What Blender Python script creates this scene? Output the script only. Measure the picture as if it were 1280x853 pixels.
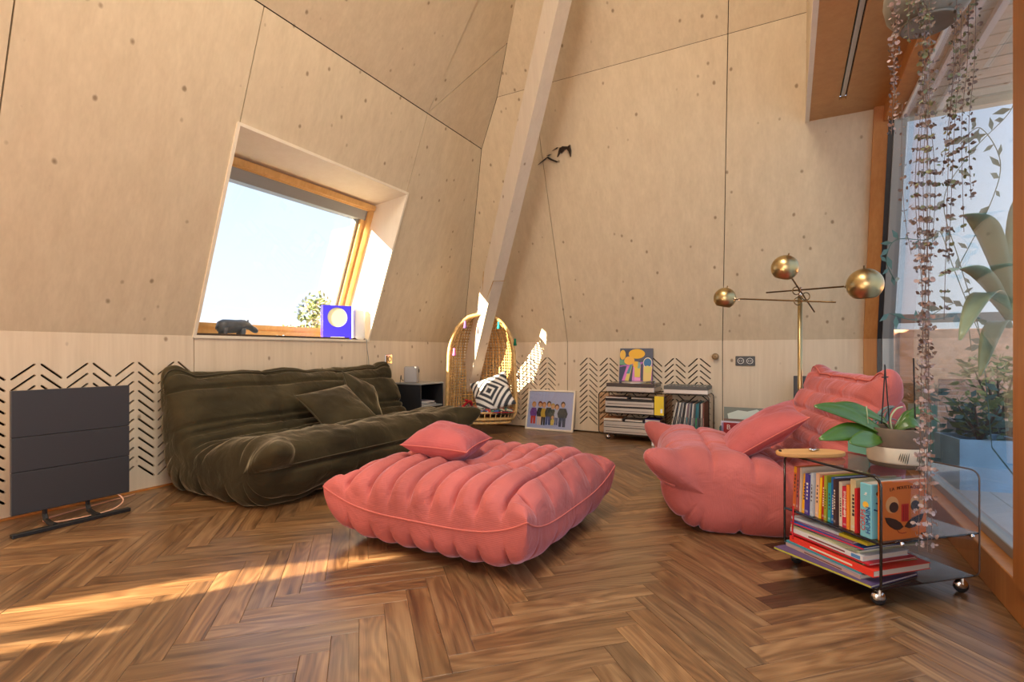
import bpy, bmesh, math, random
import numpy as np
from mathutils import Vector, Matrix, noise
from mathutils.geometry import delaunay_2d_cdt

for o in list(bpy.data.objects):
    bpy.data.objects.remove(o, do_unlink=True)
scene = bpy.context.scene
COL = scene.collection
random.seed(7)
R = math.radians

# ------------------------------------------------------------------ camera, light, exposure
EYE = 0.80            # eye height, metres
FPX = 640.0           # focal length in pixels of the 1280 x 853 frame
HORIZON = 440.0       # row of the horizon
cam_d = bpy.data.cameras.new('camera')
cam = bpy.data.objects.new('camera', cam_d)
COL.objects.link(cam)
cam.location = (0, 0, EYE)
cam.rotation_euler = (R(90), 0, 0)
cam_d.sensor_fit = 'HORIZONTAL'
cam_d.sensor_width = 36.0
cam_d.lens = 36.0 * FPX / 1280.0
cam_d.shift_y = (HORIZON - 853 / 2) / 1280.0
cam_d.clip_start = 0.02
cam_d.clip_end = 300
scene.camera = cam

TH = R(28.5)          # turn of the room against the camera
U = Vector((math.sin(TH), math.cos(TH), 0))     # along the left wall
N = Vector((math.cos(TH), -math.sin(TH), 0))    # from the left wall into the room
RZ = -TH                                        # an object turned by RZ has local x = N, local y = U

scene.view_settings.view_transform = 'Standard'
scene.view_settings.look = 'None'
scene.view_settings.gamma = 1.0
scene.view_settings.use_curve_mapping = False
scene.view_settings.exposure = 0.22
scene.cycles.use_denoising = True
scene.cycles.max_bounces = 10
scene.cycles.diffuse_bounces = 6
scene.cycles.transparent_max_bounces = 16
scene.cycles.sample_clamp_indirect = 8.0
scene.cycles.caustics_reflective = False
scene.cycles.caustics_refractive = False

# sky: pale near the horizon, bluer overhead
world = bpy.data.worlds.new('sky')
scene.world = world
world.use_nodes = True
wn = world.node_tree.nodes
wl = world.node_tree.links
wn.clear()
w_out = wn.new('ShaderNodeOutputWorld')
w_bg = wn.new('ShaderNodeBackground')
w_tc = wn.new('ShaderNodeTexCoord')
w_sep = wn.new('ShaderNodeSeparateXYZ')
w_ramp = wn.new('ShaderNodeValToRGB')
w_ramp.color_ramp.elements[0].position = 0.0
w_ramp.color_ramp.elements[0].color = (0.80, 0.88, 0.97, 1)
w_ramp.color_ramp.elements[1].position = 0.75
w_ramp.color_ramp.elements[1].color = (0.36, 0.58, 0.95, 1)
wl.new(w_tc.outputs['Generated'], w_sep.inputs[0])
wl.new(w_sep.outputs['Z'], w_ramp.inputs[0])
wl.new(w_ramp.outputs[0], w_bg.inputs['Color'])
w_bg.inputs['Strength'].default_value = 1.3
wl.new(w_bg.outputs[0], w_out.inputs[0])

# low sun from behind the left wall, shining through the roof window
sun_d = bpy.data.lights.new('sun', 'SUN')
sun_d.energy = 38.0
sun_d.color = (1.0, 0.80, 0.55)
sun_d.angle = R(0.35)
sun = bpy.data.objects.new('sun', sun_d)
COL.objects.link(sun)
SUN_DIR = (U * 2.6 + N * 1.0 + Vector((0, 0, -0.86))).normalized()
sun.rotation_euler = SUN_DIR.to_track_quat('-Z', 'Y').to_euler()

def area(name, n, u, z, direction, sx, sy, power, color):
    d = bpy.data.lights.new(name, 'AREA')
    d.shape = 'RECTANGLE'; d.size = sx; d.size_y = sy
    d.energy = power; d.color = color
    o = bpy.data.objects.new(name, d)
    COL.objects.link(o)
    o.location = U * u + N * n + Vector((0, 0, z))
    o.rotation_euler = (U * direction[1] + N * direction[0] + Vector((0, 0, direction[2]))).to_track_quat('-Z', 'Z').to_euler()
    return o
# added fill lamps for daylight: in the gable opening and under the closed ceiling
area('gable_fill', -0.2, -6.4, 1.5, (0.0, 1, 0.03), 1.6, 2.6, 130, (1.0, 0.93, 0.84))
area('ceiling_fill', -0.75, 0.9, 4.33, (0.0, 0.10, -1), 1.2, 3.0, 150, (1.0, 0.91, 0.76))

# ------------------------------------------------------------------ pixel helpers
def W(n, u, z=0.0):
    return U * u + N * n + Vector((0, 0, z))
def ray(px, py):
    return Vector(((px - 640.0) / FPX, 1.0, (HORIZON - py) / FPX))
def on_z(px, py, z=0.0):
    r = ray(px, py); t = (z - EYE) / r.z
    return r * t + Vector((0, 0, EYE))
def at_t(px, py, t):
    return ray(px, py) * t + Vector((0, 0, EYE))
def to_room(p):
    return Vector((p.dot(N), p.dot(U), p.z))
def px_of(p):
    t = p.y
    if t < 0.05: return None
    return (640 + FPX * p.x / t, HORIZON - FPX * (p.z - EYE) / t)

# ------------------------------------------------------------------ object helpers
def tag(o, label=None, cat=None, group=None, kind=None):
    if label: o['label'] = label
    if cat: o['category'] = cat
    if group: o['group'] = group
    if kind: o['kind'] = kind
    return o
def empty(name, loc=(0, 0, 0), rz=0.0):
    o = bpy.data.objects.new(name, None)
    COL.objects.link(o)
    o.location = loc
    o.rotation_euler = (0, 0, rz)
    o.empty_display_size = 0.05
    return o
def room(name):
    return empty(name, (0, 0, 0), RZ)
def mesh_obj(name, me, material=None, parent=None, loc=None, rot=None, smooth=False):
    o = bpy.data.objects.new(name, me)
    COL.objects.link(o)
    if material is not None:
        me.materials.clear(); me.materials.append(material)
    if parent is not None: o.parent = parent
    if loc is not None: o.location = loc
    if rot is not None: o.rotation_euler = rot
    if smooth:
        me.polygons.foreach_set('use_smooth', [True] * len(me.polygons))
    return o

class MB:
    """collects shapes, then becomes one mesh"""
    def __init__(s):
        s.v = []; s.f = []
    def add(s, vs, fs):
        k = len(s.v)
        s.v += [tuple(p) for p in vs]
        s.f += [tuple(i + k for i in f) for f in fs]
        return s
    def box(s, x0, x1, y0, y1, z0, z1):
        return s.add([(x0,y0,z0),(x1,y0,z0),(x1,y1,z0),(x0,y1,z0),(x0,y0,z1),(x1,y0,z1),(x1,y1,z1),(x0,y1,z1)],
                     [(0,3,2,1),(4,5,6,7),(0,1,5,4),(1,2,6,5),(2,3,7,6),(3,0,4,7)])
    def bbox(s, x0, x1, y0, y1, z0, z1, b=0.004, seg=2):
        bm = bmesh.new()
        bmesh.ops.create_cube(bm, size=1)
        for v in bm.verts:
            v.co = Vector(((x0+x1)/2 + v.co.x*(x1-x0), (y0+y1)/2 + v.co.y*(y1-y0), (z0+z1)/2 + v.co.z*(z1-z0)))
        bmesh.ops.bevel(bm, geom=list(bm.edges), offset=b, segments=seg, affect='EDGES', profile=0.5)
        s.bm(bm); return s
    def bm(s, bm):
        bm.verts.ensure_lookup_table()
        for i, v in enumerate(bm.verts): v.index = i
        s.add([v.co[:] for v in bm.verts], [[v.index for v in f.verts] for f in bm.faces])
        bm.free(); return s
    def tube(s, pts, r, sides=8, closed=False, caps=True):
        pts = [Vector(p) for p in pts]
        n = len(pts)
        rad = r if hasattr(r, '__len__') else [r] * n
        rings = []
        up = None
        for i, p in enumerate(pts):
            if closed: d = pts[(i+1) % n] - pts[i-1]
            else: d = pts[min(i+1, n-1)] - pts[max(i-1, 0)]
            if d.length < 1e-9: d = Vector((0,0,1))
            d.normalize()
            if up is None:
                up = Vector((0,0,1)) if abs(d.z) < 0.9 else Vector((1,0,0))
            a = d.cross(up)
            if a.length < 1e-6: a = d.orthogonal()
            a.normalize(); b = a.cross(d).normalized(); up = b
            rings.append([p + (a*math.cos(2*math.pi*k/sides) + b*math.sin(2*math.pi*k/sides))*rad[i] for k in range(sides)])
        vs = [q for rg in rings for q in rg]
        fs = []
        m = n if closed else n-1
        for i in range(m):
            j = (i+1) % n
            for k in range(sides):
                l = (k+1) % sides
                fs.append((i*sides+k, i*sides+l, j*sides+l, j*sides+k))
        if caps and not closed:
            fs.append(tuple(range(sides))[::-1]); fs.append(tuple((n-1)*sides+k for k in range(sides)))
        return s.add(vs, fs)
    def lathe(s, prof, sides=32, axis_o=(0,0,0)):
        ox, oy, oz = axis_o
        vs = []; fs = []
        for (r, z) in prof:
            for k in range(sides):
                a = 2*math.pi*k/sides
                vs.append((ox + r*math.cos(a), oy + r*math.sin(a), oz + z))
        for i in range(len(prof)-1):
            for k in range(sides):
                l = (k+1) % sides
                fs.append((i*sides+k, i*sides+l, (i+1)*sides+l, (i+1)*sides+k))
        if prof[0][0] > 1e-5: fs.append(tuple(range(sides))[::-1])
        if prof[-1][0] > 1e-5: fs.append(tuple((len(prof)-1)*sides+k for k in range(sides)))
        return s.add(vs, fs)
    def prism(s, pts2, y0, y1):
        """outline in x-z, from y0 to y1"""
        n = len(pts2)
        vs = [(x, y0, z) for x, z in pts2] + [(x, y1, z) for x, z in pts2]
        fs = [tuple(range(n)), tuple(range(2*n-1, n-1, -1))]
        for i in range(n):
            j = (i+1) % n
            fs.append((i, i+n, j+n, j))
        return s.add(vs, fs)
    def ball(s, c, rx, ry=None, rz=None, nu=16, nv=10):
        ry = rx if ry is None else ry; rz = rx if rz is None else rz
        vs = []; fs = []
        for j in range(nv+1):
            t = math.pi*j/nv
            for i in range(nu):
                p = 2*math.pi*i/nu
                vs.append((c[0]+rx*math.sin(t)*math.cos(p), c[1]+ry*math.sin(t)*math.sin(p), c[2]+rz*math.cos(t)))
        for j in range(nv):
            for i in range(nu):
                k = (i+1) % nu
                fs.append((j*nu+i, (j+1)*nu+i, (j+1)*nu+k, j*nu+k))
        return s.add(vs, fs)
    def xform(s, M):
        s.v = [tuple(M @ Vector(p)) for p in s.v]; return s
    def mesh(s, name):
        me = bpy.data.meshes.new(name)
        me.from_pydata(s.v, [], s.f)
        bm = bmesh.new(); bm.from_mesh(me)
        bmesh.ops.remove_doubles(bm, verts=bm.verts, dist=1e-6)
        bmesh.ops.recalc_face_normals(bm, faces=bm.faces)
        bm.to_mesh(me); bm.free()
        return me
    def build(s, name, material, parent=None, loc=None, rot=None, smooth=False):
        return mesh_obj(name, s.mesh(name), material, parent, loc, rot, smooth)

def sheet(name, outer, holes, f3, thick, material, parent):
    """flat board with cut-outs: 2-D outline and holes, f3 maps (a, b) to 3-D, thick is the vector to its back face"""
    loops = [outer] + list(holes)
    vs, es, fcs = [], [], []
    for lp in loops:
        k = len(vs); m = len(lp)
        vs += [Vector(p) for p in lp]
        es += [(k+i, k+(i+1) % m) for i in range(m)]
        fcs.append([k+i for i in range(m)])
    rv, re, rf, *_ = delaunay_2d_cdt(vs, [], fcs, 2 if holes else 1, 1e-6)
    k = len(rv)
    T = Vector(thick)
    front = [Vector(f3(p.x, p.y)) for p in rv]
    verts = [p[:] for p in front] + [(p + T)[:] for p in front]
    faces = [tuple(f) for f in rf] + [tuple(i + k for i in reversed(f)) for f in rf]
    cnt = {}
    for f in rf:
        for i in range(len(f)):
            a, b = f[i], f[(i+1) % len(f)]
            cnt.setdefault((min(a,b), max(a,b)), []).append((a, b))
    for e, l in cnt.items():
        if len(l) == 1:
            a, b = l[0]; faces.append((b, a, a+k, b+k))
    me = bpy.data.meshes.new(name)
    me.from_pydata(verts, [], faces)
    bm = bmesh.new(); bm.from_mesh(me)
    bmesh.ops.recalc_face_normals(bm, faces=bm.faces)
    bm.to_mesh(me); bm.free()
    return mesh_obj(name, me, material, parent)

def copy_tree(o, parent=None):
    c = o.copy(); COL.objects.link(c)
    if parent is not None:
        c.parent = parent
    for ch in [x for x in bpy.data.objects if x.parent == o]:
        copy_tree(ch, c)
    return c

def text_mesh(body, size, depth=0.0006, align='CENTER'):
    cu = bpy.data.curves.new('lettering', 'FONT')
    cu.body = body; cu.size = size; cu.extrude = depth
    cu.align_x = align; cu.align_y = 'CENTER'; cu.resolution_u = 2
    o = bpy.data.objects.new('lettering', cu)
    COL.objects.link(o)
    dg = bpy.context.evaluated_depsgraph_get()
    me = bpy.data.meshes.new_from_object(o.evaluated_get(dg))
    bpy.data.objects.remove(o, do_unlink=True)
    return me
def lettering(body, size, material, parent, loc, rot, name='lettering', align='CENTER', sx=1.0):
    o = mesh_obj(name, text_mesh(body, size, align=align), material, parent, loc, rot)
    o.scale = (sx, 1, 1)
    return o

# ------------------------------------------------------------------ materials
def srgb(r, g, b):
    f = lambda c: (c/255/12.92) if c/255 <= 0.04045 else ((c/255+0.055)/1.055)**2.4
    return (f(r), f(g), f(b), 1)
def pm(name, color, rough=0.5, metal=0.0, sheen=0.0, sheen_tint=None, coat=0.0, spec=0.5, bump=0.0, bump_scale=200.0, var=0.0, var_scale=8.0):
    m = bpy.data.materials.new(name); m.use_nodes = True
    nt = m.node_tree; b = nt.nodes['Principled BSDF']
    b.inputs['Base Color'].default_value = color
    b.inputs['Roughness'].default_value = rough
    b.inputs['Metallic'].default_value = metal
    b.inputs['Specular IOR Level'].default_value = spec
    b.inputs['Coat Weight'].default_value = coat
    if sheen:
        b.inputs['Sheen Weight'].default_value = sheen
        b.inputs['Sheen Roughness'].default_value = 0.35
        b.inputs['Sheen Tint'].default_value = sheen_tint or (1,1,1,1)
    tc = nt.nodes.new('ShaderNodeTexCoord')
    if var:
        nz = nt.nodes.new('ShaderNodeTexNoise'); nz.inputs['Scale'].default_value = var_scale; nz.inputs['Detail'].default_value = 4
        mr = nt.nodes.new('ShaderNodeMapRange')
        mr.inputs[1].default_value = 0.3; mr.inputs[2].default_value = 0.7
        mr.inputs[3].default_value = 1-var; mr.inputs[4].default_value = 1+var
        mx = nt.nodes.new('ShaderNodeMix'); mx.data_type = 'RGBA'; mx.blend_type = 'MULTIPLY'
        mx.inputs[0].default_value = 1.0
        mx.inputs[6].default_value = color
        nt.links.new(tc.outputs['Object'], nz.inputs['Vector'])
        nt.links.new(nz.outputs['Fac'], mr.inputs[0])
        nt.links.new(mr.outputs[0], mx.inputs[7])
        nt.links.new(mx.outputs[2], b.inputs['Base Color'])
    if bump:
        n2 = nt.nodes.new('ShaderNodeTexNoise'); n2.inputs['Scale'].default_value = bump_scale; n2.inputs['Detail'].default_value = 3
        bp = nt.nodes.new('ShaderNodeBump'); bp.inputs['Strength'].default_value = bump; bp.inputs['Distance'].default_value = 0.01
        nt.links.new(tc.outputs['Object'], n2.inputs['Vector'])
        nt.links.new(n2.outputs['Fac'], bp.inputs['Height'])
        nt.links.new(bp.outputs[0], b.inputs['Normal'])
    return m

def spruce(name, c_light, c_dark, knot=(0.20, 0.125, 0.065, 1), grain=(9.0, 9.0, 0.55), knots=True, rough=0.6):
    m = bpy.data.materials.new(name); m.use_nodes = True
    nt = m.node_tree; L = nt.links; b = nt.nodes['Principled BSDF']
    tc = nt.nodes.new('ShaderNodeTexCoord')
    mp = nt.nodes.new('ShaderNodeMapping'); mp.inputs['Scale'].default_value = grain
    L.new(tc.outputs['Object'], mp.inputs[0])
    n1 = nt.nodes.new('ShaderNodeTexNoise'); n1.inputs['Scale'].default_value = 1.6; n1.inputs['Detail'].default_value = 6; n1.inputs['Roughness'].default_value = 0.65
    L.new(mp.outputs[0], n1.inputs['Vector'])
    n2 = nt.nodes.new('ShaderNodeTexNoise'); n2.inputs['Scale'].default_value = 7.0; n2.inputs['Detail'].default_value = 4
    L.new(mp.outputs[0], n2.inputs['Vector'])
    ad = nt.nodes.new('ShaderNodeMath'); ad.operation = 'MULTIPLY_ADD'; ad.inputs[1].default_value = 0.45
    L.new(n2.outputs['Fac'], ad.inputs[0]); L.new(n1.outputs['Fac'], ad.inputs[2])
    rp = nt.nodes.new('ShaderNodeValToRGB')
    rp.color_ramp.elements[0].position = 0.48; rp.color_ramp.elements[0].color = c_dark
    rp.color_ramp.elements[1].position = 0.95; rp.color_ramp.elements[1].color = c_light
    L.new(ad.outputs[0], rp.inputs[0])
    col = rp.outputs[0]
    if knots:
        mp2 = nt.nodes.new('ShaderNodeMapping'); mp2.inputs['Scale'].default_value = (8.5, 8.5, 6.2); mp2.inputs['Rotation'].default_value = (0.35, 0.3, 0)
        nw = nt.nodes.new('ShaderNodeTexNoise'); nw.inputs['Scale'].default_value = 30
        L.new(tc.outputs['Object'], mp2.inputs[0])
        vo = nt.nodes.new('ShaderNodeTexVoronoi'); vo.feature = 'F1'; vo.inputs['Scale'].default_value = 1.0; vo.inputs['Randomness'].default_value = 1.0
        L.new(mp2.outputs[0], vo.inputs['Vector'])
        L.new(tc.outputs['Object'], nw.inputs['Vector'])
        sb = nt.nodes.new('ShaderNodeMath'); sb.operation = 'MULTIPLY_ADD'; sb.inputs[1].default_value = 0.07
        L.new(nw.outputs['Fac'], sb.inputs[0]); L.new(vo.outputs['Distance'], sb.inputs[2])
        mr = nt.nodes.new('ShaderNodeMapRange'); mr.inputs[1].default_value = 0.085; mr.inputs[2].default_value = 0.155
        mr.inputs[3].default_value = 0.75; mr.inputs[4].default_value = 0.0
        L.new(sb.outputs[0], mr.inputs[0])
        mx = nt.nodes.new('ShaderNodeMix'); mx.data_type = 'RGBA'
        L.new(mr.outputs[0], mx.inputs[0]); L.new(col, mx.inputs[6]); mx.inputs[7].default_value = knot
        col = mx.outputs[2]
    L.new(col, b.inputs['Base Color'])
    b.inputs['Roughness'].default_value = rough
    b.inputs['Specular IOR Level'].default_value = 0.25
    return m

def glass_mat(name, tint=(1,1,1,1), ior=1.5, extra=0.0):
    m = bpy.data.materials.new(name); m.use_nodes = True
    nt = m.node_tree; nt.nodes.clear()
    o = nt.nodes.new('ShaderNodeOutputMaterial'); mx = nt.nodes.new('ShaderNodeMixShader')
    t = nt.nodes.new('ShaderNodeBsdfTransparent'); t.inputs[0].default_value = tint
    g = nt.nodes.new('ShaderNodeBsdfGlossy'); g.inputs['Roughness'].default_value = 0.01
    fr = nt.nodes.new('ShaderNodeFresnel'); fr.inputs[0].default_value = ior
    ad = nt.nodes.new('ShaderNodeMath'); ad.operation = 'ADD'; ad.inputs[1].default_value = extra; ad.use_clamp = True
    ge = nt.nodes.new('ShaderNodeNewGeometry')
    io = nt.nodes.new('ShaderNodeMapRange'); io.inputs[3].default_value = ior; io.inputs[4].default_value = 1.0/ior
    nt.links.new(ge.outputs['Backfacing'], io.inputs[0]); nt.links.new(io.outputs[0], fr.inputs[0])
    nt.links.new(fr.outputs[0], ad.inputs[0]); nt.links.new(ad.outputs[0], mx.inputs[0])
    nt.links.new(t.outputs[0], mx.inputs[1]); nt.links.new(g.outputs[0], mx.inputs[2])
    nt.links.new(mx.outputs[0], o.inputs[0])
    return m

M = {}
M['ply'] = spruce('whitewashed_spruce', (0.69, 0.585, 0.42, 1), (0.59, 0.49, 0.34, 1))
M['ply_low'] = spruce('whitewashed_spruce_pale', (0.74, 0.63, 0.48, 1), (0.64, 0.53, 0.39, 1))
M['reveal'] = spruce('pale_reveal_ply', (0.88, 0.80, 0.65, 1), (0.83, 0.74, 0.58, 1), knots=False)
M['dormer'] = spruce('oiled_ply', (0.58, 0.31, 0.12, 1), (0.50, 0.25, 0.09, 1), knots=False, rough=0.4)
M['frame_wood'] = spruce('oiled_larch', (0.55, 0.24, 0.07, 1), (0.42, 0.16, 0.04, 1), knots=False, rough=0.35)
M['frame_pine'] = spruce('varnished_pine', (0.80, 0.50, 0.20, 1), (0.66, 0.36, 0.12, 1), knots=False, rough=0.3)
M['beam'] = spruce('limed_beam', (0.64, 0.56, 0.46, 1), (0.58, 0.50, 0.41, 1))
M['void'] = pm('dark_void', (0.030, 0.018, 0.010, 1), 0.9)
M['seam'] = pm('seam_dark', (0.05, 0.03, 0.018, 1), 0.9)
M['black'] = pm('black_metal', (0.012, 0.012, 0.013, 1), 0.45)
M['blackp'] = pm('black_plastic', (0.02, 0.02, 0.022, 1), 0.35)
M['white'] = pm('white_paint', (0.85, 0.85, 0.83, 1), 0.4)
M['silver'] = pm('brushed_silver', (0.62, 0.60, 0.56, 1), 0.35, 0.6)
M['chrome'] = pm('chrome', (0.75, 0.73, 0.7, 1), 0.15, 1.0)
M['brass'] = pm('aged_brass', (0.50, 0.385, 0.19, 1), 0.33, 1.0)
M['brass_dark'] = pm('dark_brass', (0.16, 0.10, 0.045, 1), 0.35, 1.0)
M['paper'] = pm('paper_edges', (0.72, 0.66, 0.54, 1), 0.8)
M['glass'] = glass_mat('window_glass', (0.97, 0.98, 0.98, 1), 1.5)
M['glass_big'] = glass_mat('window_glass_big', (0.93, 0.95, 0.96, 1), 1.5, 0.03)
M['acrylic'] = glass_mat('smoked_acrylic', (0.80, 0.77, 0.75, 1), 1.49, 0.0)
M['acrylic_amber'] = glass_mat('amber_acrylic', (0.86, 0.66, 0.52, 1), 1.49, 0.0)
M['edge'] = pm('acrylic_edge', (0.012, 0.008, 0.007, 1), 0.15, spec=0.6)
M['grey_alu'] = pm('grey_aluminium', (0.33, 0.34, 0.33, 1), 0.4, 0.3)
_c = {}
def flat(r, g, b, rough=0.55):
    k = (r, g, b, rough)
    if k not in _c: _c[k] = pm('colour_%d_%d_%d' % (r, g, b), srgb(r, g, b), rough)
    return _c[k]
# ------------------------------------------------------------------ the room shell (local x = N, y = U)
NL, UB, NR = -3.27, 4.85, 0.59          # left knee wall, back wall, glazed right wall
KZ, TAN = 0.90, 0.36                    # knee height and lean of the mansard
LZ, LT = 2.75, 0.66                     # top edge of the left slope and lean of the roof above it
BZ, BT = 3.13, 0.60
CZ = 4.4
DN, DZ = 0.10, 2.47                     # dormer: front edge and soffit height
UR = -6.5                               # wall behind the camera
def n_left(z):
    return NL if z <= KZ else (NL + TAN*(z-KZ) if z <= LZ else NL + TAN*(LZ-KZ) + LT*(z-LZ))
def u_back(z):
    return UB if z <= KZ else (UB - TAN*(z-KZ) if z <= BZ else UB - TAN*(BZ-KZ) - BT*(z-BZ))
G = 0.003   # half a seam
WU0, WU1, WZ0, WZ1 = 1.87, 3.35, 0.905, 2.12        # opening of the roof window

def slot_loops(cols, ztop=0.737, rows=12, pitch=0.0535, rise=0.07, hw=0.0055):
    out = []
    for (a0, a1, up) in cols:
        for r in range(rows):
            z0, z1 = ztop - rise - r*pitch, ztop - r*pitch
            p, q = ((a0, z0), (a1, z1)) if up else ((a0, z1), (a1, z0))
            d = Vector((q[0]-p[0], q[1]-p[1])).normalized()
            k = Vector((-d.y, d.x))
            lp = []
            for (c, s0) in ((q, -math.pi/2), (p, math.pi/2)):
                for i in range(4):
                    a = s0 + math.pi*i/3
                    lp.append((c[0] + hw*(d.x*math.cos(a) + k.x*math.sin(a)), c[1] + hw*(d.y*math.cos(a) + k.y*math.sin(a))))
            out.append(lp)
    return out

def struct(name, label, cat='wall'):
    o = room(name)
    return tag(o, label, cat, kind='structure')

# ---- left wall: knee panels, leaning panels, roof panels
wl_ = struct('wall_left', 'leaning whitewashed plywood wall with the roof window and slotted knee panels')
colsL = []
for k in range(-5, 4):
    a = 1.01 + 0.216*k
    colsL += [(a, a+0.084, True), (a+0.112, a+0.19, False)]
kneeL = [(UR, -0.2, []), (-0.2, 1.862, slot_loops(colsL)), (1.862, WU1, []), (WU1, UB, [])]
for (a, b, hl) in kneeL:
    sheet('knee_panel', [(a+G, 0.012), (b-G, 0.012), (b-G, KZ), (a+G, KZ)], hl, lambda p, q: (NL, p, q), (-0.018, 0, 0), M['ply_low'], wl_)
fl = lambda p, q: (n_left(q), p, q)
TL = (-0.022, 0, 0.008)
sd_ = Vector((SUN_DIR.dot(N), SUN_DIR.dot(U), SUN_DIR.z))
def back_to_wall(px, py, off=0.0):
    f = to_room(on_z(px, py)); k = 0.0
    for _ in range(1400):
        p = f - sd_*k
        if p.x <= n_left(p.z) - off: break
        k += 0.01
    return (p.y, p.z)
lit1 = [(-25, 768), (-25, 797), (150, 762), (300, 731), (440, 708), (500, 696.5), (495, 693.5), (440, 697), (300, 712), (120, 744)]
lit2 = [(-25, 808), (-25, 822), (60, 806), (150, 789), (150, 785), (60, 796)]
gap1 = [back_to_wall(*p) for p in lit1]; gap2 = [back_to_wall(*p) for p in lit2]  # invented slits in the unseen wall, shaped so the sun draws the floor streaks
us = [p[0] for p in gap1+gap2]; zs = [p[1] for p in gap1+gap2]
GAPBOX = [(min(us)-.35, max(KZ+.01, min(zs)-.08)), (max(us)+.1, max(KZ+.01, min(zs)-.08)), (max(us)+.1, max(zs)+.25), (min(us)-.35, max(zs)+.25)]
UR2 = min(us)-.6
TG = tuple(-sd_*(0.022/sd_.x))
sheet('wall_panel', [(UR2, KZ), (-0.2-G, KZ), (-0.2-G, LZ-G), (UR2, LZ-G)], [gap1, gap2], fl, TG, M['ply'], wl_)
sheet('wall_panel', [(-0.2+G, KZ), (0.87-G, KZ), (0.87-G, LZ-G), (-0.2+G, LZ-G)], [], fl, TL, M['ply'], wl_)
sheet('wall_panel', [(0.87+G, KZ), (WU0-G, KZ), (WU0-G, LZ-G), (0.87+G, LZ-G)], [], fl, TL, M['ply'], wl_)
sheet('wall_panel', [(WU0+G, WZ1+0.012), (WU1-G, WZ1+0.012), (WU1-G, LZ-G), (WU0+G, LZ-G)], [], fl, TL, M['ply'], wl_)
sheet('wall_panel', [(WU1+G, KZ), (UB-G, KZ), (u_back(LZ)-G, LZ-G), (WU1+G, LZ-G)], [], fl, TL, M['ply'], wl_)
TU = (-0.02, 0, 0.02)
sheet('roof_panel', [(UR, LZ+G), (WU1-G, LZ+G), (WU1-G+0.0, CZ), (UR, CZ)], [], fl, TU, M['ply'], wl_)
sheet('roof_panel', [(WU1+G, LZ+G), (u_back(LZ)-G, LZ+G), (u_back(BZ)-G, BZ), (u_back(3.45)-G, 3.45)], [], fl, TU, M['ply'], wl_)
sheet('roof_panel', [(WU1+G, LZ+0.012), (u_back(3.45)-G, 3.45+0.012), (u_back(CZ)-G, CZ), (WU1+G-0.06, CZ)], [], fl, TU, M['ply'], wl_)
wh = [(WU0-.03, WZ0-.03), (WU1+.03, WZ0-.03), (WU1+.03, WZ1+.03), (WU0-.03, WZ1+.03)]
flx = lambda p, q: (NL + TAN*(q-KZ) - .032, p, q)
sheet('sheathing', [(UR2, KZ-.05), (UB+.1, KZ-.05), (u_back(LZ)+.12, LZ+.05), (UR, LZ+.05)], [wh[::-1], GAPBOX], flx, (-.01, 0, .003), M['seam'], wl_)
sheet('sheathing', [(UR, LZ-.05), (u_back(LZ)+.1, LZ-.05), (u_back(BZ)+.1, BZ), (u_back(CZ)+.1, CZ+.05), (UR, CZ+.05)], [], lambda p, q: (NL + TAN*(LZ-KZ) + LT*(q-LZ) - .03, p, q+.02), (-.01, 0, .01), M['seam'], wl_)
MB().box(NL-.034, NL-.026, UR, UB+.1, KZ-.06, KZ+.02).box(NL-.1, NL-.03, UR, UB+.1, KZ-.07, KZ-.05).build('plate', M['seam'], wl_)
# what lies behind the boards: dark voids behind the slots, sheathing behind the seams
mb = MB().box(NL-0.11, NL-0.09, UR, UB+0.12, -.05, KZ-0.03)
mb.build('void_lining', M['void'], wl_)
def strip(a0, z0, a1, z1, w, fn, off, name, parent):
    d = Vector((a1-a0, z1-z0)).normalized(); k = Vector((-d.y, d.x))*w
    P = [(a0+k.x, z0+k.y), (a1+k.x, z1+k.y), (a1-k.x, z1-k.y), (a0-k.x, z0-k.y)]
    o3 = Vector(off)
    v = [Vector(fn(*p)) + o3 for p in P]; v2 = [p + o3.normalized()*0.004 for p in v]
    MB().add(v+v2, [(0,1,2,3),(7,6,5,4),(0,4,5,1),(1,5,6,2),(2,6,7,3),(3,7,4,0)]).build(name, M['seam'], parent)
for a in (-0.2, 0.87):
    strip(a, KZ, a, LZ, 0.03, fl, (-0.027, 0, 0.009), 'seam_lath', wl_)
strip(WU0, WZ1+.02, WU0, LZ, 0.02, fl, (-0.027, 0, 0.009), 'seam_lath', wl_)
strip(WU1, WZ1+.02, WU1, LZ, 0.02, fl, (-0.027, 0, 0.009), 'seam_lath', wl_)
for a in (1.862, WU1):
    strip(a, 0, a, KZ-.04, 0.03, lambda p, q: (NL, p, q), (-0.022, 0, 0), 'seam_lath', wl_)
strip(UR, LZ, u_back(LZ), LZ, 0.03, lambda p, q: (n_left(LZ)+(q-LZ)*.5, p, q), (-0.024, 0, 0.01), 'seam_lath', wl_)
strip(WU1, LZ, u_back(3.45), 3.45, 0.02, lambda p, q: (NL + TAN*(LZ-KZ) + LT*(q-LZ), p, q), (-0.024, 0, 0.024), 'seam_lath', wl_)

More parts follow.
